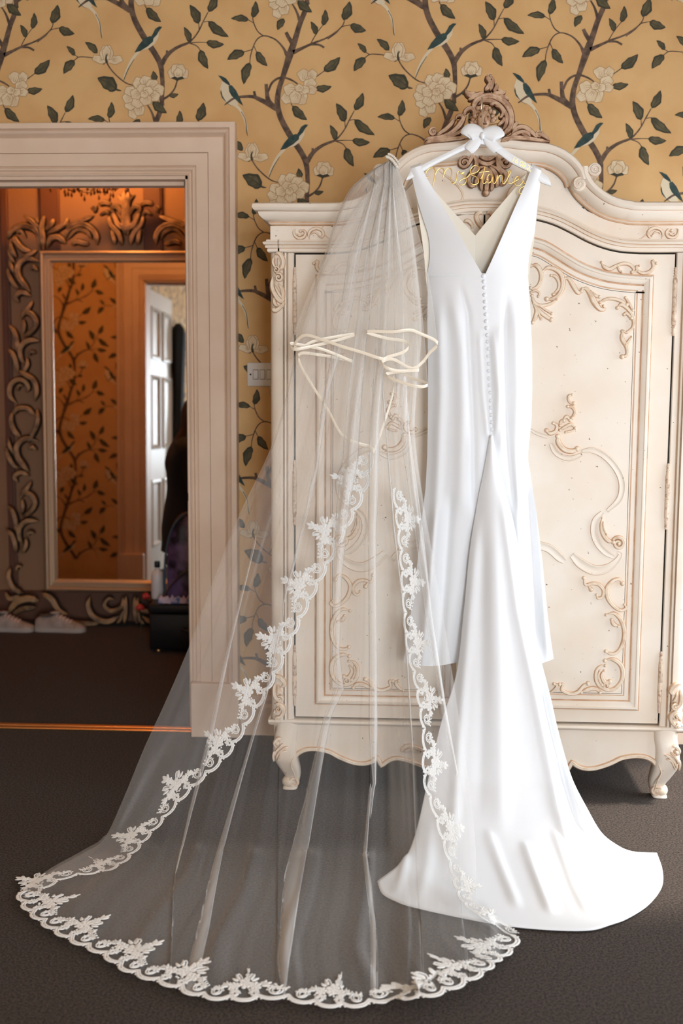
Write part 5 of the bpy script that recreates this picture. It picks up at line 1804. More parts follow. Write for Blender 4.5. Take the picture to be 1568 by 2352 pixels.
# ---- lace: floral repeats laid along the three hem lines
def lace_unit(seed):
    """outline strokes and petals in (s, t): s along the hem (1 = one repeat), t inward (metres)"""
    r_ = random.Random(seed)
    lines, discs = [], []
    K = 5.2                                  # one repeat is about 0.19 m
    # scalloped outer border, three deep scallops
    for k in range(3):
        s0 = -0.5 + k / 3
        for off, w in ((0.0, 0.0030), (0.0062, 0.0022)):
            lines.append(([(s0, 0.004 + off), (s0 + 0.08, -0.007 + off), (s0 + 1 / 6, -0.010 + off), (s0 + 0.253, -0.007 + off), (s0 + 1 / 3, 0.004 + off)], w))
        for j in range(6):
            q = (j + 0.5) / 6
            discs.append((s0 + q / 3, -0.010 - 0.004 * math.sin(math.pi * q) + 0.006, 0.0028))
    # medallions of curls between the sprays
    for c in (-0.36, 0.36, 0.12, -0.12):
        big = abs(c) > 0.2
        R = 0.0125 if big else 0.008
        tc_ = 0.020 if big else 0.014
        ring = [(c + K * R * math.cos(a), tc_ + R * math.sin(a)) for a in [2 * math.pi * j / 10 for j in range(11)]]
        lines.append((ring, 0.0019))
        for q in (1, -1):
            lines.append(([(c, tc_ - R * 0.8), (c + q * K * R * 0.55, tc_ - R * 0.1), (c + q * K * R * 0.3, tc_ + R * 0.5), (c + q * K * R * 0.08, tc_ + R * 0.2)], 0.0017))
        for j in range(7):
            a = math.pi * (j + 0.5) / 7
            discs.append((c + K * (R + 0.004) * math.cos(a), tc_ + (R + 0.004) * math.sin(a), 0.0026))

    def rose(s, t, r):
        for ring, nn, pr in ((1.0, 7, 0.46), (0.52, 5, 0.34)):
            a0 = r_.random() * 6
            for j in range(nn):
                a = a0 + 2 * math.pi * j / nn
                discs.append((s + K * r * ring * math.cos(a), t + r * ring * math.sin(a), r * pr))
        discs.append((s, t, r * 0.28))

    def leaf(s, t, ang, ln, w):
        lines.append(([(s, t), (s + K * ln * 0.5 * math.cos(ang), t + ln * 0.5 * math.sin(ang)), (s + K * ln * math.cos(ang), t + ln * math.sin(ang))], -w))

    rose(0.0, 0.052, 0.0150)
    rose(-0.155, 0.040, 0.0105)
    rose(0.15, 0.040, 0.0115)
    rose(0.03, 0.080, 0.0085)
    for c, q in ((0.23, 1), (-0.23, -1)):
        for j in range(3):
            leaf(c, 0.038, math.pi / 2 - q * (0.5 + 0.55 * j), 0.020, 0.0036)
    for j in range(3):
        leaf(0.045, 0.088, math.pi / 2 + 0.65 * (j - 1), 0.026 if j == 1 else 0.020, 0.0044)
    for q, c in ((1, 0.10), (-1, -0.09)):
        leaf(c, 0.062, math.pi / 2 - q * 0.7, 0.024, 0.0040)
        leaf(c * 1.2, 0.058, math.pi / 2 - q * 1.2, 0.020, 0.0036)
        lines.append(([(c * 0.6, 0.064), (c * 1.1, 0.078), (c * 1.5, 0.082), (c * 1.65, 0.074), (c * 1.4, 0.068), (c * 1.25, 0.073)], 0.0019))
        lines.append(([(c * 1.9, 0.044), (c * 2.6, 0.046), (c * 3.2, 0.036), (c * 3.9, 0.028), (c * 4.6, 0.030)], 0.0024))
        for j in range(5):
            discs.append((c * (2.4 + 0.55 * j), 0.050 - 0.004 * j, 0.0030))
    for j in range(16):
        discs.append((r_.uniform(-0.22, 0.22), r_.uniform(0.024, 0.046), 0.0032))
    return lines, discs


LU = [lace_unit(k) for k in range(3)]


def lace_along(edge3, inward3, rep, t_scale=1.0, lift=(0, 0, 0.003), skip=0.0, phase=0.0, upto=1.0):
    E_ = np.array(edge3)
    I_ = np.array(inward3)
    d = np.r_[0, np.cumsum(np.linalg.norm(np.diff(E_, axis=0), axis=1))]
    tot = d[-1]
    n = max(1, int(round((tot * (upto - skip)) / rep)))
    L = tot * (upto - skip) / n
    lift = np.array(lift, float)

    def at(s, t):
        s = min(max(s, 0), tot)
        p = np.array([np.interp(s, d, E_[:, k]) for k in range(3)])
        q = np.array([np.interp(s, d, I_[:, k]) for k in range(3)])
        nn = q / (np.linalg.norm(q) + 1e-9)
        p = p + nn * t * t_scale + lift
        p[2] = max(p[2], 0.006)
        return p

    for k in range(n):
        s0 = tot * skip + (k + 0.5) * L
        lines, discs = LU[k % 3]
        m_ = MB()
        for pts, w in lines:
            C_ = crom([(a * L, t) for a, t in pts], 4)
            N = len(C_)
            rows = []
            for i in range(N):
                tg = C_[min(i + 1, N - 1)] - C_[max(i - 1, 0)]
                tg = tg / (np.linalg.norm(tg) + 1e-9)
                ww = w if w > 0 else -w * (0.25 + math.sin(math.pi * min(0.97, (i + 0.6) / N)))
                nx, ny = -tg[1] * ww, tg[0] * ww
                c = C_[i]
                row = []
                for o, h in ((-1, 0), (-0.55, 0.0013), (0.55, 0.0013), (1, 0)):
                    pp = at(s0 + c[0] + nx * o, c[1] + ny * o)
                    row.append(pp + lift * (h / 0.003))
                rows.append(row)
            m_.grid(rows)
        for a, t, r in discs:
            c0 = at(s0 + a * L, t) + lift * 0.7
            ring = [at(s0 + a * L + r * math.cos(2 * math.pi * j / 8), t + r * math.sin(2 * math.pi * j / 8)) for j in range(8)]
            b = len(m_.v)
            m_.add([c0] + ring, [(0, j + 1, (j + 1) % 8 + 1) for j in range(8)])
        keep(m_.build('lace_motif', MAT['lace']), veil)


def edge_inward(rows, side):
    """edge line and inward direction for the last (side=-1) column of a return sheet"""
    e = [r[side] for r in rows]
    i_ = [(r[side - 6 if side == -1 else 6] - r[side]) for r in rows]
    # make the inward direction square to the edge
    out = []
    for k in range(len(e)):
        t = e[min(k + 1, len(e) - 1)] - e[max(k - 1, 0)]
        t = t / (np.linalg.norm(t) + 1e-9)
        q = i_[k] - t * (i_[k] @ t)
        out.append(q / (np.linalg.norm(q) + 1e-9))
    return e, out


def first_below(rows, zpx):
    return next(k for k, r in enumerate(rows) if r[-1][2] < zpx)


le, li = edge_inward(lrows, -1)
k0 = next(k for k in range(VN) if le[k][2] < P(852, 1040, 3.55)[2])
lace_along(le[k0:], li[k0:], 0.195, 1.0, lift=(0, -0.0035, 0.0015))
re_, ri = edge_inward(rrows, -1)
k1 = next(k for k in range(VN) if re_[k][2] < P(905, 1120, 3.55)[2])
lace_along(re_[k1:], ri[k1:], 0.195, 0.62, lift=(0, -0.0035, 0.0015))
he = [q for q in main_rows[-1]]
# drop fold-backs so that the hem line is single valued
he_, last_s = [he[0]], 0.0
for q, sv_ in zip(he[1:], cols[1:]):
    if sv_ > last_s + 0.006:
        he_.append(q)
        last_s = sv_
he_ = [np.array(q) for q in he_]
cen = F(640, 2080)
hi = []
for k in range(len(he_)):
    t = he_[min(k + 1, len(he_) - 1)] - he_[max(k - 1, 0)]
    nrm = np.array([-t[1], t[0], 0.0])
    if nrm @ (cen - he_[k]) < 0:
        nrm = -nrm
    hi.append(nrm / (np.linalg.norm(nrm) + 1e-9))
lace_along(he_, hi, 0.185, 1.25, lift=(0, 0, 0.004))

# ---- short tier with satin ribbon edge
HEM = [  # closed hem loop: px, py, depth offset from the long tier (negative = nearer)
    (675, 793, -0.03), (700, 770, -0.07), (745, 782, -0.09), (786, 796, -0.10), (830, 809, -0.10), (876, 824, -0.10), (890, 820, -0.08), (925, 809, -0.06), (938, 796, -0.04), (926, 783, -0.03),
    (888, 777, -0.05), (844, 764, -0.08), (855, 761, -0.09), (902, 762, -0.10), (940, 758, -0.10), (962, 765, -0.09), (1004, 787, -0.07), (985, 812, -0.05), (968, 834, -0.04), (944, 846, -0.05), (902, 825, -0.07),
    (877, 832, -0.09), (890, 846, -0.10), (918, 852, -0.09), (962, 850, -0.06), (930, 852, -0.04), (886, 860, -0.06), (915, 876, -0.09), (960, 888, -0.10), (982, 884, -0.08), (970, 876, -0.04), (947, 869, -0.01),
    (905, 852, 0.03), (902, 905, 0.06), (862, 1028, 0.07), (850, 1026, 0.06), (790, 1003, 0.05), (755, 945, 0.05), (720, 890, 0.04), (690, 838, 0.03), (690, 812, 0.02), (740, 816, 0.02), (800, 827, 0.03), (806, 829, 0.02),
    (745, 804, -0.01), (700, 794, -0.02), (668, 789, -0.03), (670, 800, -0.04), (684, 802, -0.05), (727, 793, -0.04), (780, 780, -0.02), (815, 768, 0.0), (780, 772, -0.01), (720, 784, -0.02), (690, 800, -0.03)]
hem3 = crom([(x, y, yhang(y) + o * 0.75 - 0.012) for x, y, o in HEM], 6, closed=True)
hem3 = np.vstack([hem3, hem3[:1]])
cm_top = (903, 374)
rows = []
TN = 46
for i in range(TN):
    v = i / (TN - 1)
    row = []
    nh = len(hem3)
    for k in range(nh):
        hx, hy, hY = hem3[k]
        # fan out from the comb, falling in a soft bell
        s = v
        bell = v ** 0.92
        x = cm_top[0] * (1 - bell) + hx * bell
        y = cm_top[1] * (1 - v) + hy * v
        x += -26 * math.sin(math.pi * min(1, v * 1.0)) * max(0, (cm_top[0] - hx) / 220) * 0.9
        x += 14 * math.sin(math.pi * v) * max(0, (hx - cm_top[0]) / 90)
        Y = 3.676 * (1 - v) + hY * v
        ff = 0.003 * math.sin(k * 0.22) * math.sin(math.pi * min(1, v * 1.2)) + 0.0
        row.append(P(x, y, Y + ff * min(1, v * 4)))
    rows.append(row)
mb = MB()
mb.grid(rows)
sto = keep(mb.build('short_tier', MAT['tulle2']), veil)
mb.gather(sto, [gath(60 + 460 * i / (TN - 1)) * strand(k / len(hem3), i / (TN - 1) * 0.5) for i in range(TN) for k in range(len(hem3))])
rb_ = MB()
R0 = rows[-1]
rr = []
for k in range(len(R0)):
    t = R0[(k + 1) % (len(R0) - 1)] - R0[k - 1 if k else -2]
    t = t / (np.linalg.norm(t) + 1e-9)
    dn = np.array([0, 0.15, -1.0])
    dn = dn - t * (dn @ t) * 0.7
    dn = dn / (np.linalg.norm(dn) + 1e-9)
    rr.append([R0[k] - dn * 0.0045 + np.array([0, -0.0012, 0]), R0[k] + np.array([0, -0.0022, 0]), R0[k] + dn * 0.0045 + np.array([0, -0.0012, 0])])
rb_.grid(rr)
keep(rb_.build('ribbon_edge', MAT['ribbon']), veil)

# ---- hair comb with pearls on the cornice
cb = MB()
c0, c1 = P(888, 362, 3.674), P(911, 384, 3.672)
for k in range(9):
    t = k / 8
    q = c0 * (1 - t) + c1 * t + np.array([0, -0.012, 0.006 * math.sin(math.pi * t)])
    cb.ball(q, 0.0055, nu=10, nv=6)
    cb.ball(q + np.array([0.006, 0.004, 0.009]), 0.0042, nu=8, nv=6)
cb.tube([c0, (c0 + c1) / 2 + np.array([0.002, -0.004, 0.004]), c1], 0.003, 8)
for k in range(8):
    t = (k + 0.5) / 8
    q = c0 * (1 - t) + c1 * t
    cb.tube([q, q + np.array([-0.004, 0.012, -0.035])], 0.0009, 5)
keep(cb.build('pearl_comb', MAT['pearl'], label='pearl hair comb gathering the veil'), veil)

# ================================================================== ROOM BEYOND: leaning mirror
YM = 6.36
LEAN = math.radians(MIRROR_LEAN)
XM = P(293, 900, YM)[0]
mir = empty('floor_mirror', (XM, YM, 0), 'tall carved gilt mirror leaning on the far wall, seen through the doorway', 'mirror')


def MM(sgn=1, y0=0.0):
    """plane of the leaning mirror: a across, b up, h towards the viewer"""
    return lambda a, b, h: (XM + sgn * a, YM + (b * math.sin(LEAN)) - (h + y0) * math.cos(LEAN), b * math.cos(LEAN) - (h + y0) * math.sin(LEAN) + 0.004)


def mf(crop, pts):
    s = CROPS[crop][2]
    out = []
    for q in pts:
        w = P(*topx(crop, q[0], q[1]), YM + 0.03)
        out.append((w[0] - XM, max(w[2], 0.012)) + ((q[2] / s / FPX * YM,) if len(q) > 2 else ()))
    return out


gx = abs(P(122, 900, YM)[0] - XM)          # glass half width
gz0, gz1 = P(293, 1340, YM)[2], P(293, 600, YM)[2]
ox = abs(P(97, 900, YM)[0] - XM)
oz0, oz1 = P(293, 1358, YM)[2], P(293, 577, YM)[2]
mb = MB()
M1 = MM(1)
mb.add([M1(-gx - 0.01, gz0 - 0.01, 0.004), M1(gx + 0.01, gz0 - 0.01, 0.004), M1(gx + 0.01, gz1 + 0.01, 0.004), M1(-gx - 0.01, gz1 + 0.01, 0.004)], [(0, 1, 2, 3)])
keep(mb.build('glass', MAT['mirror'], smooth=False), mir)
mb = MB()
fwd = ox - gx
mb.sweep([(-ox, oz0), (ox, oz0), (ox, oz1), (-ox, oz1)], [(0.0, -0.01), (0.0, 0.030), (0.008, 0.036), (0.016, 0.032), (0.022, 0.018), (fwd * 0.55, 0.016), (fwd * 0.62, 0.024), (fwd * 0.8, 0.022), (fwd, 0.008), (fwd, 0.004)], MM(1), closed=True)
keep(mb.build('inner_frame', MAT['mframe'], auto=35), mir)
mb = MB()
a = MM(1)
mb.grid([[a(x, z, -0.012) for x in (-ox, ox)] for z in (oz0, oz1)])
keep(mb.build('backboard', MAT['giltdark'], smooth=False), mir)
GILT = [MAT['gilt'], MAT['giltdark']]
CRESTM = [[(1000, 130, 10), (1000, 200, 22), (1000, 280, 24), (1003, 380, 26), (1000, 480, 30)], [(985, 310, 10), (950, 205, 16), (915, 165, 10)], [(970, 340, 14), (920, 265, 22), (875, 275, 20), (905, 325, 12)],
          [(995, 440, 20), (930, 405, 26), (900, 345, 20), (880, 295, 14)], [(770, 245, 18), (820, 228, 22), (875, 250, 16)], [(715, 285, 16), (745, 262, 18), (738, 312, 14)],
          [(735, 330, 16), (640, 372, 22), (560, 402, 24), (515, 432, 22)], [(505, 515, 14), (540, 442, 22), (620, 402, 26), (700, 420, 26), (752, 480, 24), (762, 560, 20)],
          [(520, 525, 10), (600, 445, 16), (680, 455, 18), (722, 515, 12)], [(560, 560, 16), (600, 535, 20), (650, 545, 20), (700, 555, 14)], [(875, 430, 12), (890, 490, 20), (902, 555, 16)],
          [(365, 580, 16), (400, 512, 24), (460, 500, 26), (515, 550, 20)], [(850, 320, 12), (870, 400, 20), (930, 470, 22), (960, 560, 18)], [(780, 330, 10), (830, 300, 16), (860, 330, 12)]]
CORNM = [[(340, 600, 18), (340, 500, 24), (330, 420, 24), (340, 360, 18), (345, 330, 8)], [(320, 450, 14), (260, 382, 22), (205, 345, 14), (182, 318, 6)], [(350, 445, 14), (402, 402, 22), (420, 355, 14)],
         [(365, 470, 14), (450, 432, 24), (512, 392, 20), (532, 345, 10)], [(300, 390, 12), (290, 340, 8)], [(310, 570, 18), (302, 480, 24), (250, 425, 28), (170, 412, 28), (92, 452, 26), (58, 515, 20)],
         [(110, 480, 18), (140, 545, 24), (190, 595, 24), (242, 605, 12)], [(205, 505, 10), (165, 452, 16), (132, 470, 14)], [(80, 530, 12), (100, 600, 20), (130, 660, 16)], [(290, 600, 12), (230, 640, 20), (170, 660, 16)],
         [(70, 580, 8), (85, 640, 16), (115, 700, 12)]]
COLM = [[(312, 690, 16), (215, 668, 24), (150, 720, 26), (150, 800, 26), (195, 870, 24), (240, 930, 18)], [(300, 760, 12), (265, 730, 16), (245, 755, 12)], [(60, 735, 8), (80, 800, 18), (120, 870, 18), (160, 900, 10)],
        [(75, 660, 8), (95, 730, 16), (125, 790, 10)], [(245, 960, 14), (180, 930, 22), (130, 965, 20), (155, 1012, 12)], [(260, 1000, 12), (225, 1060, 20), (180, 1085, 16)],
        [(170, 1140, 12), (205, 1088, 22), (265, 1110, 24), (292, 1175, 22), (250, 1240, 22), (185, 1275, 18)], [(70, 1185, 8), (118, 1235, 20), (142, 1310, 22), (150, 1400, 16)], [(190, 1140, 10), (200, 1200, 16), (185, 1260, 12)],
        [(315, 1310, 16), (232, 1308, 24), (172, 1360, 24), (172, 1440, 20), (200, 1490, 14)], [(290, 1405, 12), (250, 1395, 16), (235, 1425, 12)], [(60, 1370, 8), (105, 1405, 20), (135, 1470, 22), (150, 1560, 18)],
        [(220, 1440, 12), (225, 1500, 18), (190, 1560, 18)], [(150, 1540, 12), (210, 1575, 22), (275, 1620, 22), (300, 1700, 20), (280, 1780, 16)],
        [(140, 1800, 14), (90, 1740, 22), (95, 1660, 24), (150, 1612, 22), (210, 1630, 20), (235, 1680, 16), (210, 1710, 12)], [(150, 1700, 10), (160, 1660, 12), (190, 1660, 10)],
        [(110, 1860, 10), (100, 1930, 22), (120, 2000, 24), (170, 2060, 20)], [(290, 1900, 12), (230, 1840, 22), (150, 1840, 22), (110, 1890, 16)], [(300, 1840, 14), (310, 1940, 20), (270, 2040, 20), (230, 2110, 14)]]
FOOTM = [[(100, 1200, 14), (90, 1280, 22), (130, 1360, 24), (200, 1400, 22)], [(60, 1390, 10), (100, 1440, 22), (170, 1420, 20)], [(80, 1560, 20), (150, 1470, 34), (240, 1440, 34), (320, 1460, 28)], [(120, 1560, 16), (200, 1520, 26), (300, 1510, 22)],
         [(340, 1400, 20), (420, 1440, 30), (480, 1530, 24), (545, 1565, 14)], [(720, 1425, 14), (708, 1500, 24), (755, 1585, 26), (860, 1618, 26), (950, 1575, 20)],
         [(975, 1430, 16), (975, 1500, 22), (890, 1535, 20), (835, 1490, 18), (868, 1440, 14), (910, 1450, 10)], [(1000, 1420, 14), (1000, 1540, 20), (990, 1660, 14)], [(980, 1530, 10), (960, 1600, 16), (930, 1660, 10)],
         [(540, 1600, 14), (620, 1640, 24), (720, 1650, 22), (800, 1660, 16)], [(330, 1560, 12), (420, 1600, 24), (520, 1610, 22)]]
for sg in (1, -1):
    for nm, grp, crop in (('carved_crest', CRESTM, 'M4'), ('carved_corner', CORNM, 'M4'), ('carved_foot', FOOTM, 'M5')):
        cm = MB()
        for pts in grp:
            A = mf(crop, pts)
            stroke(cm, A, MM(sg, 0.002), 0.040)
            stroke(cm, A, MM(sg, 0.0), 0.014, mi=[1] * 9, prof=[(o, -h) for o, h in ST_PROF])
        keep(cm.build(nm, GILT), mir)
    for rep, sh_ in ((0, 0.0), (1, 1405.0)):
        cm = MB()
        for pts in COLM:
            A = mf('M4', [(x, y + sh_, w) for x, y, w in pts])
            if min(q[1] for q in A) < 0.25:
                continue
            stroke(cm, A, MM(sg, 0.002), 0.040)
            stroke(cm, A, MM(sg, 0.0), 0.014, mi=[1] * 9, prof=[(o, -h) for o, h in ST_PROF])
        keep(cm.build('carved_column', GILT), mir)

# ================================================================== chandelier
chx, chy = P(205, 445, 6.0)[0], 6.0
zdrop = P(215, 458, 6.0)[2]
ch = empty('chandelier', (chx, chy, zdrop), 'crystal drop chandelier glowing orange above the doorway head', 'chandelier')
mb = MB()
mb.tube([(chx, chy, zdrop + 0.12), (chx, chy, ZC)], 0.008, 8)
mb.lathe([(0.002, 0.10), (0.03, 0.13), (0.045, 0.18), (0.02, 0.26), (0.03, 0.34), (0.012, 0.42)], (chx, chy, zdrop), n=14)
keep(mb.build('stem', MAT['gilt']), ch)
for k in range(8):
    an = 2 * math.pi * k / 8 + 0.2
    c, s_ = math.cos(an), math.sin(an)
    mb = MB()
    mb.tube([np.array([chx + c * r, chy + s_ * r, zdrop + h]) for r, h in [tuple(q) for q in crom([(0.03, 0.20), (0.10, 0.12), (0.18, 0.13), (0.22, 0.20)], 4)]], 0.006, 6)
    mb.lathe([(0.004, 0.20), (0.025, 0.205), (0.028, 0.215), (0.010, 0.22)], (chx + c * 0.22, chy + s_ * 0.22, zdrop), n=10)
    A_ = keep(mb.build('arm', MAT['gilt']), ch)
    mb = MB()
    mb.lathe([(0.010, 0.22), (0.010, 0.29), (0.002, 0.291)], (chx + c * 0.22, chy + s_ * 0.22, zdrop), n=8)
    mb.build('candle', MAT['candle']).parent = A_
    mb = MB()
    mb.lathe([(0.005, 0.29), (0.013, 0.315), (0.009, 0.345), (0.001, 0.37)], (chx + c * 0.22, chy + s_ * 0.22, zdrop), n=8)
    mb.build('bulb', MAT['bulb']).parent = A_
dm = MB()
dm.lathe([(0.0005, 0.0), (0.005, 0.006), (0.007, 0.013), (0.004, 0.022), (0.0008, 0.028), (0.004, 0.032), (0.0005, 0.037)], (0, 0, 0), n=6)
d0 = None
for k in range(40):
    an = 2 * math.pi * k / 40
    ring = (0.20, 0.12, 0.17, 0.08)[k % 4]
    loc = (ring * math.cos(an), ring * math.sin(an), (0.035, 0.0, 0.05, 0.02)[k % 4] + 0.02 * ((k * 7) % 5) / 5)
    if d0 is None:
        d0 = dm.build('crystal_drop', MAT['crystal'], smooth=False)
        o = d0
    else:
        o = d0.copy()
        COL.objects.link(o)
    o.location = loc
    o.parent = ch
mb = MB()
for r, h in ((0.20, 0.085), (0.12, 0.06)):
    mb.tube([(chx + r * math.cos(2 * math.pi * k / 24), chy + r * math.sin(2 * math.pi * k / 24), zdrop + h + 0.012 * math.cos(8 * 2 * math.pi * k / 24)) for k in range(25)], 0.004, 6)
keep(mb.build('bead_ring', MAT['crystal']), ch)
pl = bpy.data.lights.new('chandelier_glow', 'POINT')
pl.energy = CHAND_W
pl.color = (1.0, 0.40, 0.11)
pl.shadow_soft_size = 0.16
plo = bpy.data.objects.new('chandelier_glow', pl)
COL.objects.link(plo)
plo.location = (chx, chy + 0.06, zdrop + 0.46)

# ================================================================== black case with bag, bottle, tissue and roses
bx0 = P(344, 1440, 5.76)[0]
BZ = 0.25
case = empty('vanity_case', (bx0 + 0.25, 5.84, 0), 'low black leather case on the floor just inside the doorway', 'case')
mb = MB()
mb.bbox(bx0, bx0 + 0.52, 5.74, 5.93, 0.012, BZ - 0.05, 0.012)
keep(mb.build('body', MAT['blackbox'], auto=40), case)
mb = MB()
mb.bbox(bx0 - 0.004, bx0 + 0.524, 5.736, 5.934, BZ - 0.048, BZ, 0.012)
keep(mb.build('lid', MAT['blackbox'], auto=40), case)
mb = MB()
mb.tube([tuple(q) for q in crom([(bx0 + 0.18, 5.737, 0.13), (bx0 + 0.18, 5.717, 0.125), (bx0 + 0.26, 5.712, 0.11), (bx0 + 0.34, 5.717, 0.125), (bx0 + 0.34, 5.737, 0.13)], 5)], 0.007, 8)
keep(mb.build('handle', MAT['blackbox']), case)
for fx_ in (0.04, 0.48):
    mb = MB()
    mb.lathe([(0.012, 0.0), (0.014, 0.008), (0.010, 0.014)], (bx0 + fx_, 5.77, 0), n=10)
    keep(mb.build('foot', MAT['brass']), case)

gx0 = P(376, 1300, 5.80)[0]
bag = empty('clear_backpack', (gx0 + 0.15, 5.85, BZ), 'shiny violet and black see-through bag standing on the black case', 'bag')
rows = []
prof_b = [(0.0, 0.94, 0.10), (0.03, 1.0, 0.11), (0.12, 1.02, 0.115), (0.25, 0.98, 0.11), (0.36, 0.88, 0.10), (0.42, 0.72, 0.085), (0.455, 0.50, 0.06), (0.468, 0.22, 0.03), (0.47, 0.02, 0.004)]
for z, w, d_ in [tuple(q) for q in crom(prof_b, 4)]:
    row = []
    for k in range(28):
        an = 2 * math.pi * k / 28
        c, s_ = math.cos(an), math.sin(an)
        row.append((gx0 + 0.165 + 0.155 * w * math.copysign(abs(c) ** 0.6, c), 5.855 + 0.68 * max(d_, 0.003) * math.copysign(abs(s_) ** 0.6, s_), BZ + 0.002 + z))
    rows.append(row)
mb = MB()
mb.grid(rows, wrap=True)
keep(mb.build('bag_body', MAT['purple']), bag)
mb = MB()
mb.tube([tuple(q) for q in crom([(gx0 + 0.008, 5.80, BZ + 0.01), (gx0 + 0.004, 5.80, BZ + 0.14), (gx0 + 0.014, 5.80, BZ + 0.27), (gx0 + 0.045, 5.80, BZ + 0.38), (gx0 + 0.10, 5.80, BZ + 0.448), (gx0 + 0.165, 5.80, BZ + 0.466), (gx0 + 0.25, 5.80, BZ + 0.43), (gx0 + 0.31, 5.80, BZ + 0.30), (gx0 + 0.325, 5.80, BZ + 0.01)], 5)], 0.006, 8)
keep(mb.build('piping', MAT['bagedge']), bag)
mb = MB()
mb.tube([tuple(q) for q in crom([(gx0 + 0.0, 5.772, BZ + 0.03), (gx0 + 0.05, 5.768, BZ + 0.10), (gx0 + 0.11, 5.768, BZ + 0.16), (gx0 + 0.20, 5.768, BZ + 0.20)], 5)], 0.018, 8, flat=0.25)
keep(mb.build('strap', MAT['strap']), bag)
mb = MB()
mb.tube([tuple(q) for q in crom([(gx0 + 0.12, 5.855, BZ + 0.462), (gx0 + 0.13, 5.855, BZ + 0.51), (gx0 + 0.165, 5.855, BZ + 0.525), (gx0 + 0.20, 5.855, BZ + 0.51), (gx0 + 0.21, 5.855, BZ + 0.462)], 5)], 0.007, 8)
keep(mb.build('grab_loop', MAT['black']), bag)

rr_ = random.Random(3)
tx = P(400, 1372, 5.78)[0]
mb = MB()
rows = []
for i in range(9):
    row = []
    for j in range(15):
        row.append((tx - 0.075 + 0.165 * j / 14, 5.742 + 0.018 * i / 8, BZ + 0.003 + (0.045 * math.sin(math.pi * i / 8)) * (0.5 + 0.5 * math.sin(j * 1.3) ** 2) + 0.004 * rr_.random()))
    rows.append(row)
mb.grid(rows)
tag(mb.build('crumpled_tissue', MAT['tissue']), 'crumpled pale tissue printed blue lying along the front of the black case', 'tissue')

bt = P(361, 1300, 5.89)
bo_ = empty('bottle', (bt[0], 5.89, BZ), 'small milky white bottle with a dark cap on the black case', 'bottle')
mb = MB()
mb.lathe([(0.001, 0.001), (0.030, 0.002), (0.033, 0.008), (0.033, 0.12), (0.028, 0.142), (0.014, 0.155), (0.012, 0.168), (0.001, 0.168)], (bt[0], 5.89, BZ), n=20)
keep(mb.build('glass_body', MAT['plastic']), bo_)
mb = MB()
mb.lathe([(0.014, 0.166), (0.015, 0.168), (0.015, 0.194), (0.013, 0.197), (0.001, 0.197)], (bt[0], 5.89, BZ), n=16)
keep(mb.build('cap', MAT['blackbox'], auto=40), bo_)


def rose(name, head, tail, label):
    e = empty(name, tail, label, 'rose', 'red roses by the case')
    h, t = np.array(head, float), np.array(tail, float)
    m_ = MB()
    m_.tube([t, (h + t) / 2 + np.array([0.01, 0.0, 0.004]), h], 0.0025, 6)
    keep(m_.build('stem', MAT['print_leaf_dark']), e)
    m_ = MB()
    for k in range(9):
        an = k * 2.4
        r = 0.004 + 0.0011 * k
        m_.ball(h + np.array([r * math.cos(an), r * math.sin(an), 0.010 - 0.0012 * k]), 0.011, 0.011, 0.013, 10, 6)
    keep(m_.build('bloom', MAT['red']), e)


q = P(340, 1358, 5.95)
rose('red_rose', (q[0] + 0.01, 5.85, BZ + 0.016), (q[0] + 0.06, 5.92, BZ + 0.004), 'red rose lying on top of the black case')
q = P(321, 1397, 5.86)
rose('red_rose', (q[0], 5.86, q[2]), (q[0] - 0.02, 5.90, 0.003), 'red rose standing on the floor against the black case')

# ================================================================== pair of trainers in front of the mirror
def trainer(x0, y0, label, turn=0.0):
    e = empty('trainer', (x0, y0, 0), label, 'shoe', 'worn white trainers under the mirror')
    L = 0.275
    secs = [(0.0, .026, .070, .018), (.03, .034, .088, .012), (.08, .036, .092, .010), (.12, .036, .094, .012), (.16, .039, .078, .014), (.20, .043, .060, .012), (.235, .043, .047, .006), (.262, .034, .036, .002), (.275, .012, .026, 0.0)]
    rows_s, rows_u = [], []
    for x, w, h, _ in [tuple(q) for q in crom(secs, 3)]:
        def pt(u, z):
            return np.array([x0 + x, y0 + u, z])
        rows_s.append([pt(-w, 0.001), pt(-w * 1.04, 0.012), pt(-w, 0.024), pt(w, 0.024), pt(w * 1.04, 0.012), pt(w, 0.001)])
        rr2 = []
        for k in range(11):
            a = math.pi * k / 10
            rr2.append(pt(-w * 0.96 * math.cos(a) * (1 - 0.18 * math.sin(a)), 0.022 + (h - 0.022) * math.sin(a) ** 0.7))
        rows_u.append(rr2)
    m_ = MB()
    m_.grid(rows_s, wrap=True)
    m_.add(rows_s[0], [tuple(range(6))])
    m_.add(rows_s[-1], [tuple(range(6))])
    keep(m_.build('sole', MAT['sole'], auto=40), e)
    m_ = MB()
    m_.grid(rows_u)
    m_.add(rows_u[0], [tuple(range(11))])
    m_.add(rows_u[-1], [tuple(range(11))])
    keep(m_.build('upper', MAT['shoe']), e)
    m_ = MB()
    m_.ball((x0 + 0.062, y0, 0.088), 0.046, 0.026, 0.010, 16, 6)
    keep(m_.build('opening', MAT['shoein']), e)
    for k in range(5):
        m_ = MB()
        xx = x0 + 0.120 + k * 0.018
        zz = 0.098 - k * 0.0085
        m_.tube([(xx, y0 - 0.024, zz - 0.012), (xx + 0.003, y0 - 0.010, zz), (xx + 0.004, y0 + 0.010, zz), (xx, y0 + 0.024, zz - 0.012)], 0.0035, 6)
        keep(m_.build('shoelace', MAT['lacecord']), e)
    m_ = MB()
    m_.ball((x0 + 0.105, y0, 0.104), 0.03, 0.02, 0.008, 12, 6)
    keep(m_.build('tongue', MAT['shoe']), e)


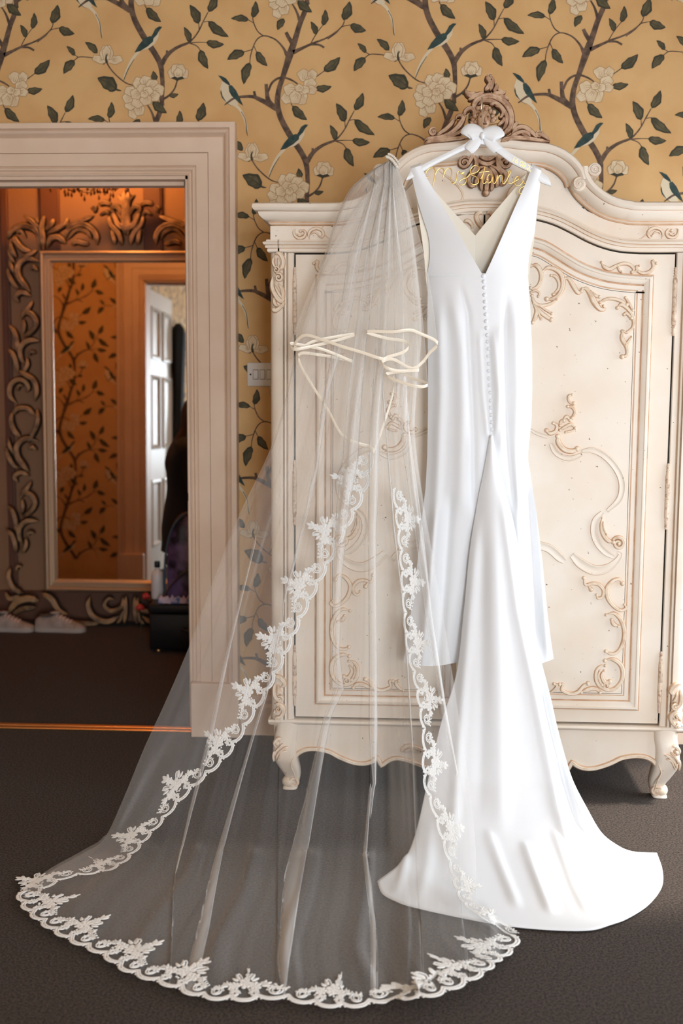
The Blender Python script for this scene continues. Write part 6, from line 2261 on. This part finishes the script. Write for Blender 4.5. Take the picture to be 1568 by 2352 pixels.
trainer(F(-22, 1441)[0], 6.18, 'white trainer farthest left on the dark carpet, cut by the picture edge')
trainer(F(96, 1441)[0], 6.19, 'white trainer standing in front of the mirror foot, toe to the right')

# ================================================================== black garment hanging on the open door's edge (seen in the mirror)
gy, gxx = YW - 1.03, DX0 + 0.01
gar = empty('black_garment', (gxx, gy, 0.72), 'black garment hung over the open door edge, seen in the mirror', 'garment')
rows = []
for z, w, d_ in [tuple(q) for q in crom([(1.95, .02, .02), (1.90, .05, .10), (1.80, .055, .14), (1.55, .045, .11), (1.30, .042, .10), (1.05, .055, .15), (.80, .065, .18), (.68, .06, .19)], 4)]:
    row = []
    for k in range(24):
        an = 2 * math.pi * k / 24
        q = 1 + 0.10 * math.sin(an * 6 + z * 3)
        row.append((gxx + w * q * math.cos(an), gy - 0.02 + d_ * q * math.sin(an), z))
    rows.append(row)
mb = MB()
mb.grid(rows, wrap=True)
keep(mb.build('cloth', MAT['black']), gar)
mb = MB()
mb.tube([tuple(q) for q in crom([(gxx, gy - 0.02, 1.93), (gxx, gy - 0.02, 2.02), (gxx - 0.01, gy, 2.135), (gxx - 0.07, gy + 0.06, 2.14), (gxx - 0.085, gy + 0.06, 2.06)], 5)], 0.003, 6)
keep(mb.build('hook', MAT['silver']), gar)

# ================================================================== seated person before the mirror, back to us, mostly behind the door frame
PX = P(376, 1060, 6.14)[0] + 0.165
PY = 6.15
S0 = 0.48      # seat height
J = {'pelvis': (0, 0, .58, .13), 'waist': (0, .0, .76, .105), 'chest': (0, .01, .93, .125), 'collar': (0, .02, 1.05, .085), 'neck': (0, .04, 1.11, .046), 'skull': (0, .06, 1.20, .082), 'crown': (0, .055, 1.27, .070),
     'shL': (-.15, .01, 1.02, .055), 'elL': (-.185, .07, .78, .042), 'wrL': (-.13, .24, .66, .028), 'paL': (-.115, .31, .645, .026),
     'shR': (.15, .01, 1.02, .055), 'elR': (.185, .07, .78, .042), 'wrR': (.13, .24, .66, .028), 'paR': (.115, .31, .645, .026),
     'hiL': (-.085, .06, .55, .095), 'knL': (-.10, .42, .54, .066), 'caL': (-.10, .44, .33, .056), 'anL': (-.10, .44, .10, .036), 'toL': (-.10, .55, .040, .030),
     'hiR': (.085, .06, .55, .095), 'knR': (.10, .42, .54, .066), 'caR': (.10, .44, .33, .056), 'anR': (.10, .44, .10, .036), 'toR': (.10, .55, .040, .030)}
EDG = [('pelvis', 'waist'), ('waist', 'chest'), ('chest', 'collar'), ('collar', 'neck'), ('neck', 'skull'), ('skull', 'crown')]
for s_ in 'LR':
    EDG += [('collar', 'sh' + s_), ('sh' + s_, 'el' + s_), ('el' + s_, 'wr' + s_), ('wr' + s_, 'pa' + s_), ('pelvis', 'hi' + s_), ('hi' + s_, 'kn' + s_), ('kn' + s_, 'ca' + s_), ('ca' + s_, 'an' + s_), ('an' + s_, 'to' + s_)]
    sg = -1 if s_ == 'L' else 1
    for k, (dx_, ln) in enumerate(((-.022, .030), (-.008, .036), (.007, .034), (.020, .027))):
        J['f%d%s' % (k, s_)] = (J['pa' + s_][0] + dx_, J['pa' + s_][1] + ln, J['pa' + s_][2] - .004, .0085)
        J['g%d%s' % (k, s_)] = (J['pa' + s_][0] + dx_ * 1.15, J['pa' + s_][1] + ln * 1.8, J['pa' + s_][2] - .022, .0075)
        EDG += [('pa' + s_, 'f%d%s' % (k, s_)), ('f%d%s' % (k, s_), 'g%d%s' % (k, s_))]
    J['th' + s_] = (J['pa' + s_][0] - sg * .034, J['pa' + s_][1] - .005, J['pa' + s_][2] - .004, .0095)
    J['ti' + s_] = (J['pa' + s_][0] - sg * .046, J['pa' + s_][1] + .022, J['pa' + s_][2] - .010, .008)
    EDG += [('pa' + s_, 'th' + s_), ('th' + s_, 'ti' + s_)]
names = list(J)
me = bpy.data.meshes.new('person')
me.from_pydata([(J[n][0], J[n][1], J[n][2]) for n in names], [(names.index(a), names.index(b)) for a, b in EDG], [])
person = bpy.data.objects.new('person', me)
COL.objects.link(person)
person.location = (PX, PY, 0)
person.rotation_euler = (0, 0, -math.pi / 2)
sk = person.modifiers.new('skin', 'SKIN')
sk.use_smooth_shade = True
for n, sv in zip(names, me.skin_vertices[0].data):
    sv.radius = (J[n][3], J[n][3])
    sv.use_root = n == 'pelvis'
ssf = person.modifiers.new('smooth', 'SUBSURF')
ssf.levels = ssf.render_levels = 2
me.materials.append(MAT['skin'])
tag(person, 'seated person in black coat with long dark hair, back turned, beside the door frame', 'person')


def ringpart(name, secs, m, n=28, lobes=0.0, nl=9):
    rows = []
    for cx_, cy_, z, rx, ry in [tuple(q) for q in crom(secs, 4)]:
        rows.append([(cx_ + rx * (1 + lobes * math.sin(nl * a)) * math.cos(a), cy_ + ry * (1 + lobes * math.sin(nl * a + 1)) * math.sin(a), z) for a in [2 * math.pi * k / n for k in range(n)]])
    m_ = MB()
    m_.grid(rows, wrap=True)
    o = m_.build(name, m)
    o.parent = person
    return o


ringpart('coat', [(0, .03, 1.10, .058, .055), (0, .02, 1.09, .11, .085), (0, .01, 1.06, .195, .115), (0, .01, 1.02, .222, .125), (0, .0, .95, .205, .145), (0, -.005, .80, .18, .14), (0, .0, .68, .195, .165), (0, .03, .60, .215, .205), (0, .06, .52, .23, .235), (0, .06, .47, .235, .24)], MAT['black'], lobes=0.02)
for s_, sg in (('L', -1), ('R', 1)):
    m_ = MB()
    A = crom([J['sh' + s_], J['el' + s_], J['wr' + s_]], 6)
    m_.tube(A[:, :3], [0.068 - 0.024 * k / (len(A) - 1) for k in range(len(A))], 14)
    m_.build('sleeve', MAT['black']).parent = person
    m_ = MB()
    A = crom([J['hi' + s_], J['kn' + s_], J['ca' + s_], J['an' + s_]], 6)
    m_.tube(A[:, :3], [0.108 - 0.05 * k / (len(A) - 1) for k in range(len(A))], 14)
    m_.build('trouser_leg', MAT['black']).parent = person
    m_ = MB()
    q = J['an' + s_]
    m_.ball((q[0], q[1] + 0.06, 0.042), 0.044, 0.125, 0.040, 14, 8)
    m_.build('shoe', MAT['blackbox']).parent = person
ringpart('hair', [(0, .055, 1.312, .004, .004), (0, .05, 1.30, .055, .055), (0, .04, 1.26, .093, .088), (0, .03, 1.20, .104, .095), (0, .005, 1.12, .105, .080), (0, -.045, 1.03, .115, .085), (0, -.085, .96, .118, .07), (0, -.10, .91, .10, .055), (0, -.105, .87, .075, .035), (0, -.105, .85, .03, .015)], MAT['hair'], n=40, lobes=0.035, nl=17)
m_ = MB()
for ex in (-.03, .03):
    m_.ball((ex, .137, 1.215), .013, .008, .007, 10, 6)
m_.build('eyes', MAT['print_bird_light'], kind='stuff').parent = person
m_ = MB()
m_.ball((0, .150, 1.190), .011, .018, .020, 10, 6)
m_.build('nose', MAT['skin']).parent = person
m_ = MB()
m_.ball((0, .136, 1.158), .024, .010, .007, 12, 6)
m_.build('mouth', MAT['red']).parent = person
# the stool under the person
st = empty('stool', (PX, PY, 0), 'black stool under the seated person', 'stool')
mb = MB()
mb.lathe([(0.001, 0.385), (0.15, 0.385), (0.165, 0.40), (0.165, 0.43), (0.15, 0.445), (0.001, 0.45)], (PX, PY, 0), n=28)
keep(mb.build('seat', MAT['blackbox'], auto=50), st)
for k in range(4):
    an = math.pi / 4 + k * math.pi / 2
    mb = MB()
    mb.tube([(PX + 0.13 * math.cos(an), PY + 0.12 * math.sin(an), 0.40), (PX + 0.16 * math.cos(an), PY + 0.13 * math.sin(an), 0.0)], 0.014, 8)
    keep(mb.build('leg', MAT['blackbox']), st)
